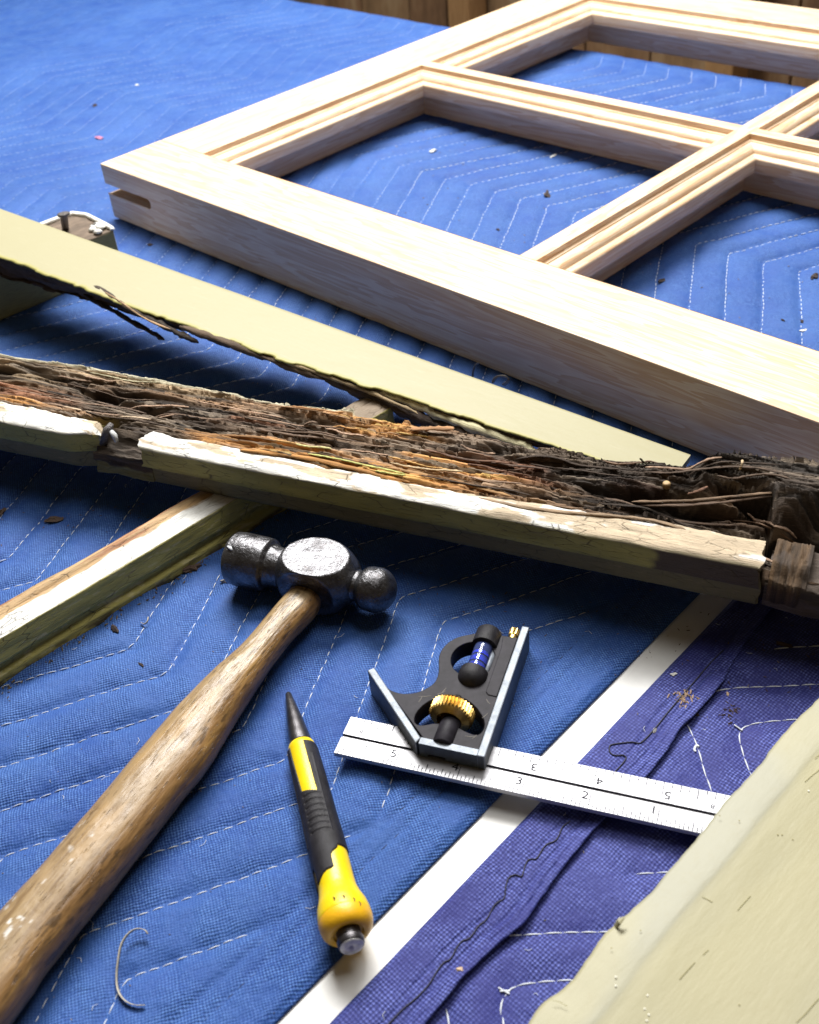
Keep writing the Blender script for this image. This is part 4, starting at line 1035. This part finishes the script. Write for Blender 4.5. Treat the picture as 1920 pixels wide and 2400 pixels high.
lift = lift + .03 * np.exp(-((Tq - .62 + .02 * Sm) / .05) ** 2) * (Sm > 4.2) * (Sm < 8.2) + .03 * np.exp(-((Tq + 1.25) / .05) ** 2) * (Sm < 8.5)
R_ = rad(Sm) + lift
Pg = np.stack([Sm, R_ * np.sin(Tq), R_ * np.cos(Tq)], -1)
nS, nT = Sm.shape
keep = inside[:-1, :] | inside[1:, :] | np.roll(inside, -1, 1)[:-1] | np.roll(inside, -1, 1)[1:]
link('rubber_grip', mesh('rubber_grip', Pg.reshape(-1, 3), grid_faces(nS, nT, True, keep), M_blk), pun)

# ------------------------------------------------------------------ combination square
rx, ry, rth = 3.1521, 25.8644, -.3812
sq_ = thing('combination_square', 'small combination square with steel rule, black cast head and spirit vial', 'combination square', (rx, ry, 0), (0, 0, rth))
m = N('satin_rule_steel'); v = m.coord((.25, 3, 1)); n1 = m.noise(v, 3.5, 5, .7)
m.base(m.ramp(n1, [(.3, (.36, .36, .38)), (.7, (.47, .47, .49))]), m.ramp(m.noise(m.coord(), 1.0, 5, .6), [(.3, .40), (.7, .55)]), .5, .6); m.bump(n1, .004)
M_rule = m.m
M_ink = simple('engraved_black', (.012, .012, .02), 1.0, 0.0)
gy = .92; W_R = 1.93
rule = MB().box(-7.62, 7.62, 0, gy - .08, .80, 1.02).box(-7.62, 7.62, gy + .08, W_R, .80, 1.02).box(-7.60, 7.60, gy - .08, gy + .08, .80, .95)
rule.build('rule', M_rule, sq_, bevel=.012)
MB().box(-7.6, 7.6, gy + .045, gy + .079, .951, 1.012).build('groove_line', M_ink, sq_)
tk = MB(); zt0, zt1 = 1.0205, 1.0235
for k in range(1, 96):
    x = 7.62 - k * 2.54 / 16
    L = {0: .52, 8: .40, 4: .33, 12: .33, 2: .27, 6: .27, 10: .27, 14: .27}.get(k % 16, .19)
    if k % 16 == 0: L = .60
    tk.box(x - .017, x + .017, .02, .02 + L, zt0, zt1)
for k in range(1, 48):
    x = -7.62 + k * 2.54 / 8
    L = {0: .60, 4: .44, 2: .30, 6: .30}.get(k % 8, .22)
    tk.box(x - .017, x + .017, W_R - .02 - L, W_R - .02, zt0, zt1)
o = tk.build('graduation_marks', M_ink, sq_); o['kind'] = 'stuff'
def text_mesh(s, size, sx=1.0):
    cu = bpy.data.curves.new('txt', 'FONT'); cu.body = s; cu.size = size * S; cu.align_x = 'RIGHT'; cu.extrude = .004 * S; cu.offset = 0.0
    cu.space_character = 1.0
    ob = bpy.data.objects.new('txt', cu); COL.objects.link(ob)
    dg = bpy.context.evaluated_depsgraph_get(); dg.update()
    me = bpy.data.meshes.new_from_object(ob.evaluated_get(dg)); bpy.data.objects.remove(ob)
    me.transform(Matrix.Diagonal((sx, 1, 1, 1))); me.materials.clear(); me.materials.append(M_ink); return me
def numeral(s, x, y, size, flip=False):
    me = text_mesh(s, size, 1.2); me.name = 'numeral'
    link('numeral', me, sq_, (x, y, 1.0255), (0, 0, math.pi if flip else 0))
for k in range(1, 6):
    numeral(str(k), 7.62 - k * 2.54 - .05, .40, .50)
    numeral(str(k), -7.62 + k * 2.54 + .05, W_R - .42, .50, True)
numeral('16', 7.62 - .62 + .33, .50, .28); numeral('16', -7.62 + .95 + .32, .50, .28)
numeral('8', 7.62 - .48 - .3, W_R - .56, .28, True); numeral('8', -7.62 + .62, W_R - .56, .28, True)
# head
M_cast = simple('black_enamel_casting', (.022, .020, .026), .5, .12, .0, .35, 2.5, .006, 18)
M_mach = simple('ground_face_metal', (.22, .245, .28), .5, .4, .35, .25, 3, .012, 20)
M_mach2 = simple('flange_side_enamel', (.06, .075, .09), .5, .5, .1, .3, 3, .01)
HT, HB = 1.80, .34
def curve_slab(outer, holes, z0, z1, bev, name, mat):
    cu = bpy.data.curves.new(name, 'CURVE'); cu.dimensions = '2D'; cu.fill_mode = 'BOTH'
    for P in [outer] + holes:
        sp = cu.splines.new('POLY'); sp.points.add(len(P) - 1)
        for i, p in enumerate(P): sp.points[i].co = (p[0] * S, p[1] * S, 0, 1)
        sp.use_cyclic_u = True
    cu.extrude = ((z1 - z0) / 2 - bev) * S; cu.bevel_depth = bev * S; cu.bevel_resolution = 1; cu.offset = -bev * S
    ob = bpy.data.objects.new(name, cu); COL.objects.link(ob)
    dg = bpy.context.evaluated_depsgraph_get(); dg.update()
    me = bpy.data.meshes.new_from_object(ob.evaluated_get(dg)); bpy.data.objects.remove(ob)
    me.transform(Matrix.Translation((0, 0, (z0 + z1) / 2 * S))); me.materials.clear(); me.materials.append(mat); me.name = name
    return edge_smooth(link(name, me, sq_), 40)
def ccl(P, n=2):
    P = np.array(P, float)
    for _ in range(n):
        Q = []
        for k in range(len(P)):
            a, b = P[k], P[(k + 1) % len(P)]; Q += [a * .75 + b * .25, a * .25 + b * .75]
        P = np.array(Q)
    return P
arc = chaikin([(-6.62, 3.34), (-6.3, 3.12), (-6.04, 3.04), (-5.7, 3.02), (-5.37, 3.12), (-5.08, 3.28), (-4.85, 3.52), (-4.62, 3.85), (-4.57, 4.2), (-4.62, 4.62), (-4.81, 5.15), (-4.90, 5.65), (-4.78, 6.2), (-4.45, 6.7), (-3.95, 6.98), (-3.75, 7.1)], 2)
outer = [tuple(p) for p in arc] + [(-2.75, 7.25), (-1.90, 7.28), (-1.90, 1.0), (-4.10, .98)]
c1 = (-3.42, 5.62)
hole1 = [(c1[0] + .93 * math.cos(t), c1[1] + 1.0 * math.sin(t)) for t in np.linspace(0, 2 * math.pi, 40, endpoint=False)]
hole1 = [(min(x, -2.60), y) for x, y in hole1]
hole2 = ccl([(-4.78, 1.75), (-4.84, 2.21), (-4.63, 2.79), (-4.23, 3.2), (-3.77, 3.42), (-3.26, 3.45), (-2.66, 3.17), (-2.15, 2.63), (-1.98, 2.22), (-2.03, 1.85), (-2.19, 1.70), (-2.6, 1.76), (-2.95, 1.9), (-3.4, 1.95), (-3.95, 1.88), (-4.25, 1.70), (-4.55, 1.60)], 1)
curve_slab(outer, [hole1, [tuple(p) for p in hole2]], .95, 1.76, .03, 'cast_web', M_cast)
def flange(poly, name):
    P = np.array(poly, float); V = [(x, y, z) for z in (HB, HT) for x, y in P]; n = len(P)
    F = [tuple(range(n - 1, -1, -1)), tuple(range(n, 2 * n))] + [(i, (i + 1) % n, n + (i + 1) % n, n + i) for i in range(n)]
    fm = [0, 1] + [0] * n
    o = link(name, mesh(name, V, F, [M_mach2, M_mach], False, None, fm), sq_)
    b = o.modifiers.new('bevel', 'BEVEL'); b.width = .04 * S; b.segments = 2; b.material = 1
    return o
# 45 degree arm, base (split to let the rule through) and upright arm
k45 = math.sqrt(.5) * .30
def arm45(z0, z1):
    a, b = np.array([-4.36, .70]), np.array([-7.52, 3.86]); n45 = np.array([.7071, .7071]) * .30
    return [tuple(a), tuple(a + np.array([.12, .30])), tuple(b + n45 + np.array([.0, .02])), tuple(b)]
flange(arm45(0, 0), 'mitre_arm')
flange([(-1.90, .72), (-1.58, .72), (-1.58, 7.98), (-1.90, 7.98)], 'upright_arm')
bs = MB().box(-4.24, -1.9, .72, 1.02, 1.24, HT).box(-4.24, -3.95 + .05, .72, 1.02, 1.03, 1.24).box(-3.2, -1.9, .72, 1.02, 1.03, 1.24).box(-4.24, -1.9, .72, 1.02, HB, .79)
fm = []
o = bs.build('base_arm', M_mach2, sq_); 
o.data.materials.append(M_mach)
for p in o.data.polygons:
    if p.normal.z > .9 and p.center.z > 1.7 * S: p.material_index = 1
# raised bar next to the upright arm
curve_slab([(-2.42, 3.95), (-2.30, 3.82), (-1.92, 3.80), (-1.92, 7.24), (-2.55, 7.20), (-2.45, 6.5)], [], 1.70, 1.80, .03, 'raised_panel', M_cast)
# clamp boss, bolt, knurled nut
MB().lathe([(.95, .40), (1.0, .44), (1.9, .44), (2.0, .42), (2.25, .40)], 36, 'y', (-3.36, 0, 1.58)).build('clamp_boss', M_cast, sq_, smooth=True)
m_brass = simple('polished_brass', (.70, .47, .15), .34, .5, 1.0, .18, 5, .01, 20)
nprof = []
nt_ = 36
V = []; 
rows = [(2.20, .52, 0), (2.28, .64, 0), (2.34, .80, 0), (2.42, .86, 1), (2.84, .87, 1), (2.92, .80, 0), (2.95, .62, 0), (2.95, .2, 0)]
for (yy, r, kn) in rows:
    for i in range(nt_ * 4):
        q = 2 * math.pi * i / (nt_ * 4); rr = r + (.045 if kn else 0) * math.cos(q * nt_)
        V.append((-3.46 + rr * math.cos(q), yy, 1.62 + rr * math.sin(q)))
F = []; nn = nt_ * 4
for k in range(len(rows) - 1):
    for i in range(nn): F.append((k * nn + i, k * nn + (i + 1) % nn, (k + 1) * nn + (i + 1) % nn, (k + 1) * nn + i))
edge_smooth(MB().add(V, F).build('knurled_nut', m_brass, sq_), 30)
MB().lathe([(2.9, .2), (3.5, .2)], 20, 'y', (-3.46, 0, 1.62)).build('bolt', M_tip, sq_, smooth=True)
# vial and its caps (axis parallel to the upright arm)
vx, vz = -3.18, 1.66
def ycap(name, prof, mat): return edge_smooth(MB().lathe(prof, 44, 'y', (vx, 0, vz)).build(name, mat, sq_), 40)
ycap('vial_cap', [(6.45, .30), (6.45, .50), (6.50, .56), (7.3, .56), (7.38, .50), (7.40, .1)], M_blk)
dome = [(4.05 + .62 - .62 * math.cos(a), .62 * math.sin(a)) for a in np.linspace(.1, math.pi * .5, 12)]
ycap('vial_cap', dome + [(4.95, .60), (5.0, .54), (5.0, .3)], M_blk)
m = N('vial_glass'); m.base((.25, .35, .95), .05, .5); m.b.inputs['Transmission Weight'].default_value = .85; m.b.inputs['IOR'].default_value = 1.35
ycap('vial', [(4.9, .0), (4.92, .40), (6.5, .40), (6.52, .0)], m.m)
m = N('vial_fluid'); m.base((.03, .05, .75), .15, .5); M_fluid = m.m
ycap('fluid', [(5.0, .0), (5.02, .31), (6.0, .31), (6.05, .1)], M_fluid)
MB().lathe([(6.1, .0), (6.12, .30), (6.42, .30), (6.44, .0)], 24, 'y', (vx, 0, vz)).build('inner_cap', M_blk, sq_, smooth=True)
MB().lathe([(4.95, .0), (4.98, .16), (6.35, .16), (6.4, .0)], 12, 'y', (vx + .42, 0, vz - .1)).build('holder_rim', M_mach, sq_, smooth=True)
for yy in (5.35, 5.75):
    MB().lathe([(yy, .405), (yy + .03, .405)], 32, 'y', (vx, 0, vz)).build('vial_line', M_ink, sq_, smooth=True)
# scriber knob
kx = -2.18
V = []; rows = [(7.24, .15, 0), (7.30, .19, 0), (7.50, .19, 0), (7.52, .22, 1), (7.86, .23, 1), (7.90, .20, 0), (7.92, .05, 0)]; nn = 12 * 6
for (yy, r, kn) in rows:
    for i in range(nn):
        q = 2 * math.pi * i / nn; rr = r + (.014 if kn else 0) * math.cos(q * 12); V.append((kx + rr * math.cos(q), yy, 1.52 + rr * math.sin(q)))
F = [(k * nn + i, k * nn + (i + 1) % nn, (k + 1) * nn + (i + 1) % nn, (k + 1) * nn + i) for k in range(len(rows) - 1) for i in range(nn)]
edge_smooth(MB().add(V, F).build('scriber_knob', m_brass, sq_), 30)
m_dust = simple('sawdust_smear', (.16, .15, .14), .9, .1)
for (x, y, a, l) in ((-5.0, 3.05, .2, .5), (-4.9, 2.75, 1.4, .3), (-4.3, 3.35, .6, .35), (-4.15, 3.45, 1.2, .3), (-2.2, 2.6, 1.0, .3), (-2.6, 1.55, .1, .45), (-2.3, 1.5, .9, .2), (-2.3, 3.6, -.9, .35)):
    MB().tube([(x, y, 1.764), (x + l * .5 * math.cos(a), y + l * .5 * math.sin(a), 1.766), (x + l * math.cos(a), y + l * math.sin(a) + .06, 1.764)], [.012, .022, .01], 4, flat=.3).build('scratch', m_dust, sq_)

# ------------------------------------------------------------------ shavings, chips and crumbs
def surf(p):
    a, b = toAB(p)
    hf = height_blue if a < -17.4 else height_violet
    if -17.4 <= a <= -16: return 0.0
    return float(hf(np.array([a]), np.array([b]))[0])
M_shav = simple('wood_shaving', (.46, .42, .33), .45, var=.2, scale=6)
M_shav_d = simple('dark_shaving', (.10, .085, .07), .5)
def curl(name, label, pxz, width, mats, cat='wood shaving'):
    W = np.array([at(px, py, surf(at(px, py, .4)) + dz) for px, py, dz in pxz])
    O = W[0].copy(); P = chaikin(W - O, 3)
    T = np.gradient(P, axis=0); T /= np.linalg.norm(T, axis=1)[:, None]
    t = np.linspace(0, 1, len(P)); wd = width * np.minimum(1, np.minimum(t, 1 - t) * 8 + .3)
    up = np.array([-.25, -.35, .9]); B = np.cross(T, np.cross(up, T)); B /= np.linalg.norm(B, axis=1)[:, None]
    Nn = np.cross(T, B) * .012
    ring = np.stack([P - B * wd[:, None] * .5 - Nn, P + B * wd[:, None] * .5 - Nn, P + B * wd[:, None] * .5 + Nn, P - B * wd[:, None] * .5 + Nn], 1)
    me_ = mesh(name, ring.reshape(-1, 3), grid_faces(len(P), 4, True), mats, True)
    return tag(link(name, me_, None, O), label, cat)
curl('wood_shaving', 'thin pale curled shaving shaped like a C beside the hammer handle', [(347, 2190, .28), (340, 2178, .35), (318, 2176, .40), (298, 2190, .40), (283, 2215, .35), (277, 2250, .28), (273, 2285, .22), (275, 2320, .18), (290, 2345, .15), (315, 2357, .13), (340, 2356, .12)], .13, M_shav)
curl('wood_shaving', 'dark curled shaving on the cream board, below the new sash', [(1155, 898, 1.9), (1160, 885, 2.3), (1178, 880, 2.5), (1192, 886, 2.4), (1190, 897, 2.0), (1178, 903, 1.6)], .20, M_shav_d)
curl('wood_shaving', 'slender upright sliver of shaving at the foot of the new sash', [(1108, 885, .5), (1109, 868, 1.0), (1115, 855, 1.4), (1124, 850, 1.6)], .15, M_shav_d)
curl('wood_shaving', 'tiny white hooked shaving near the shadow of the moulded stick', [(330, 1458, .1), (337, 1464, .12), (346, 1458, .25), (348, 1446, .3)], .10, M_shav)
m_chip = {'w': simple('white_chip', (.80, .80, .76), .5), 'd': simple('dark_chip', (.035, .022, .02), .8), 'b': simple('brown_chip', (.075, .045, .03), .8), 'p': simple('pink_fluff', (.55, .22, .35), .9), 't': simple('tan_chip', (.50, .36, .24), .7), 'g': simple('grey_chip', (.3, .29, .28), .8)}
def chip(label, px, py, sz, col, z=None, name='wood_chip', cat='chip', stretch=1.6):
    sz *= .62 if py < 1100 else .78
    p = at(px, py, .4); p[2] = (surf(p) if z is None else z) + sz * .22
    if z is not None: p = at(px, py, z); p[2] = z + sz * .22
    n = 10; P = []
    for k, (zz, rr) in enumerate(((-.22, .25), (-.1, .48), (.08, .42), (.2, .15))):
        for i in range(n):
            q = 2 * math.pi * i / n; r = rr * (1 + .45 * random.uniform(-1, 1)); P.append((sz * r * stretch * math.cos(q), sz * r * math.sin(q), sz * (zz + .12 * random.uniform(-1, 1))))
    F = [(k * n + i, k * n + (i + 1) % n, (k + 1) * n + (i + 1) % n, (k + 1) * n + i) for k in range(3) for i in range(n)] + [tuple(range(n - 1, -1, -1)), tuple(3 * n + i for i in range(n))]
    o = link(name, mesh(name, P, F, m_chip[col], False), None, p, (0, 0, random.uniform(0, 3)))
    return tag(o, label, cat)
chip('white paint chip on blue cloth inside the nearest whole sash opening', 1015, 357, .75, 'w', name='paint_chip')
chip('thin white sliver on blue cloth below the cross bar', 1297, 365, .45, 'w', name='paint_chip', stretch=2.6)
chip('largest dark speck of lint on the far blue cloth, left of the sash', 222, 246, .65, 'd', name='lint_speck')
chip('pink fluff on the blue cloth left of the sash corner', 232, 322, .8, 'p', name='lint_fluff', stretch=2.4)
chip('white speck on the far blue cloth above the sash corner', 321, 199, .55, 'w', name='paint_chip')
chip('dark crumb on blue cloth in the middle of the first opening', 1282, 455, .8, 'd', stretch=2.4)
chip('small dark crumb near the bottom of the first opening', 1167, 537, .4, 'd')
chip('dark flake beside a stitch row in the right opening, near the stile', 1552, 655, .55, 'd', stretch=2)
chip('dark flake at the right picture edge on blue cloth', 1910, 650, .6, 'd', stretch=2.2)
chip('dark crumb on the rightmost stitch row above the stile', 1881, 748, .4, 'd')
chip('small round dark crumb left of the rightmost stitch row', 1835, 752, .3, 'd')
chip('white sliver lying on the rightmost stitch row', 1884, 771, .4, 'w', name='paint_chip', stretch=2.2)
chip('dark fluffy splinter crumb between moulded stick and hammer handle', 272, 1478, .38, 'd', stretch=1.9)
chip('brown flake in the shade behind the moulded stick', 127, 1222, .6, 'b', stretch=2)
chip('faint brown speck at the left picture edge behind the moulded stick', 4, 1197, .5, 'b')
chip('tiny dark sliver below the chevron corner left of the handle', 332, 1561, .16, 'd', stretch=3)
chip('white ring-like flake on violet cloth beside the white strip', 1579, 1579, .22, 'w', name='paint_chip')
chip('pale crumb on the violet ridge near the picture bottom', 1082, 2275, .26, 't', stretch=1.8)
chip('brown splinter standing on dark violet cloth under the rotten board', 1838, 1503, .38, 'b', stretch=2.6)
chip('grey flake left of the violet ridge, above the rule', 1535, 1710, .17, 'g', stretch=2)
chip('dark crumb on the violet ridge above the rule', 1632, 1663, .26, 'd')
chip('pale grain of wood on violet cloth, right of the ridge', 1707, 1620, .16, 't', stretch=2)
chip('grey curl of lint on blue cloth left of the hammer face', 531, 1363, .35, 'g', stretch=1.8)
chip('brown bark flake on the cloth beside the moulded stick, left of the hammer', 452, 1335, .55, 'b', stretch=2)
chip('dark speck on the blue cloth just right of the nailed block', 352, 573, .5, 'd')
for i, (px, py) in enumerate(((1477, 1612), (1286, 1759), (1022, 2037), (739, 2310), (1520, 1577))):
    pass
def crumbs(name, label, cen, spread, n, smin, smax, col, zf=None):
    mb = MB(); O = at(cen[0], cen[1], .4); O[2] = 0
    for k in range(n):
        p = O + np.array([random.gauss(0, spread), random.gauss(0, spread), 0]); z = surf(p); s = random.uniform(smin, smax)
        q = random.uniform(0, 3.14); d = np.array([math.cos(q), math.sin(q), random.uniform(-.2, .4)]) * s * 1.6
        c_ = p - O + np.array([0, 0, z + s * .3]); mb.tube([c_ - d, c_ + d * .1, c_ + d], [s * .3, s * .5, s * .2], 4)
    o = mb.build(name, m_chip[col], None, loc=tuple(O)); return tag(o, label, None, None, 'stuff')
crumbs('wood_crumbs', 'brown wood crumbs scattered over the violet ridge', (1605, 1640), .25, 46, .02, .08, 't')
crumbs('wood_crumbs', 'brown crumbs beside the white stitching on violet cloth', (1715, 1665), .22, 34, .02, .07, 'b')
# dust and crumbs over both cloths: uncountable
mb = MB()
for k in range(900):
    a = random.uniform(-70, -1) ; b = random.uniform(3, 80)
    if -17.4 < a < -16: continue
    hf = height_blue if a < -17.4 else height_violet
    z = float(hf(np.array([a]), np.array([b]))[0]); s = random.uniform(.012, .035) * (1 + b / 50)
    c_ = AB(a, b, z + s * .3); q = random.uniform(0, 3.14); d = np.array([math.cos(q), math.sin(q), .1]) * s
    mb.tube([c_ - d, c_ + d], [s * .5, s * .35], 4)
tag(mb.build('sawdust', simple('dust', (.20, .17, .16), .8, var=.8, scale=1.5), None), 'fine dark dust and crumbs scattered over the quilts', None, None, 'stuff')
mb = MB()
for k in range(260):
    p = wB((random.uniform(-22, 19), random.gauss(-.4, 1.3), 0))
    if toAB(p)[0] > -16 and toAB(p)[0] < -17.4: continue
    z = surf(np.array([p[0], p[1], 0])); s = random.uniform(.015, .06); q = random.uniform(0, 3.14); d = np.array([math.cos(q), math.sin(q), random.uniform(-.2, .4)]) * s * 1.5
    c_ = np.array([p[0], p[1], z + s * .35]); mb.tube([c_ - d, c_, c_ + d], [s * .25, s * .45, s * .2], 4)
tag(mb.build('rot_crumbs', simple('rot_dust', (.10, .06, .035), .8, var=.6, scale=3), None), 'dark crumbs of rot fallen under the rotten board', None, None, 'stuff')
mb = MB()
for k in range(260):
    u = random.uniform(-16, 12); v_ = random.gauss(-.25, .35); p = np.array([-12.55, 40.75]) + np.array([math.cos(yC), math.sin(yC)]) * u + np.array([math.sin(yC), -math.cos(yC)]) * (-v_ * 1 + .1 if v_ < 0 else v_)
    z = surf(np.array([p[0], p[1], 0])); s = random.uniform(.02, .09); q = random.uniform(0, 3.14); d = np.array([math.cos(q), math.sin(q), random.uniform(-.2, .5)]) * s * 1.3
    c_ = np.array([p[0], p[1], z + s * .4]); mb.tube([c_ - d, c_, c_ + d], [s * .3, s * .5, s * .2], 4)
tag(mb.build('bark_crumbs', simple('bark', (.12, .085, .04), .8, var=.5, scale=3), None), 'crumbs of rotten wood along the foot of the moulded stick', None, None, 'stuff')
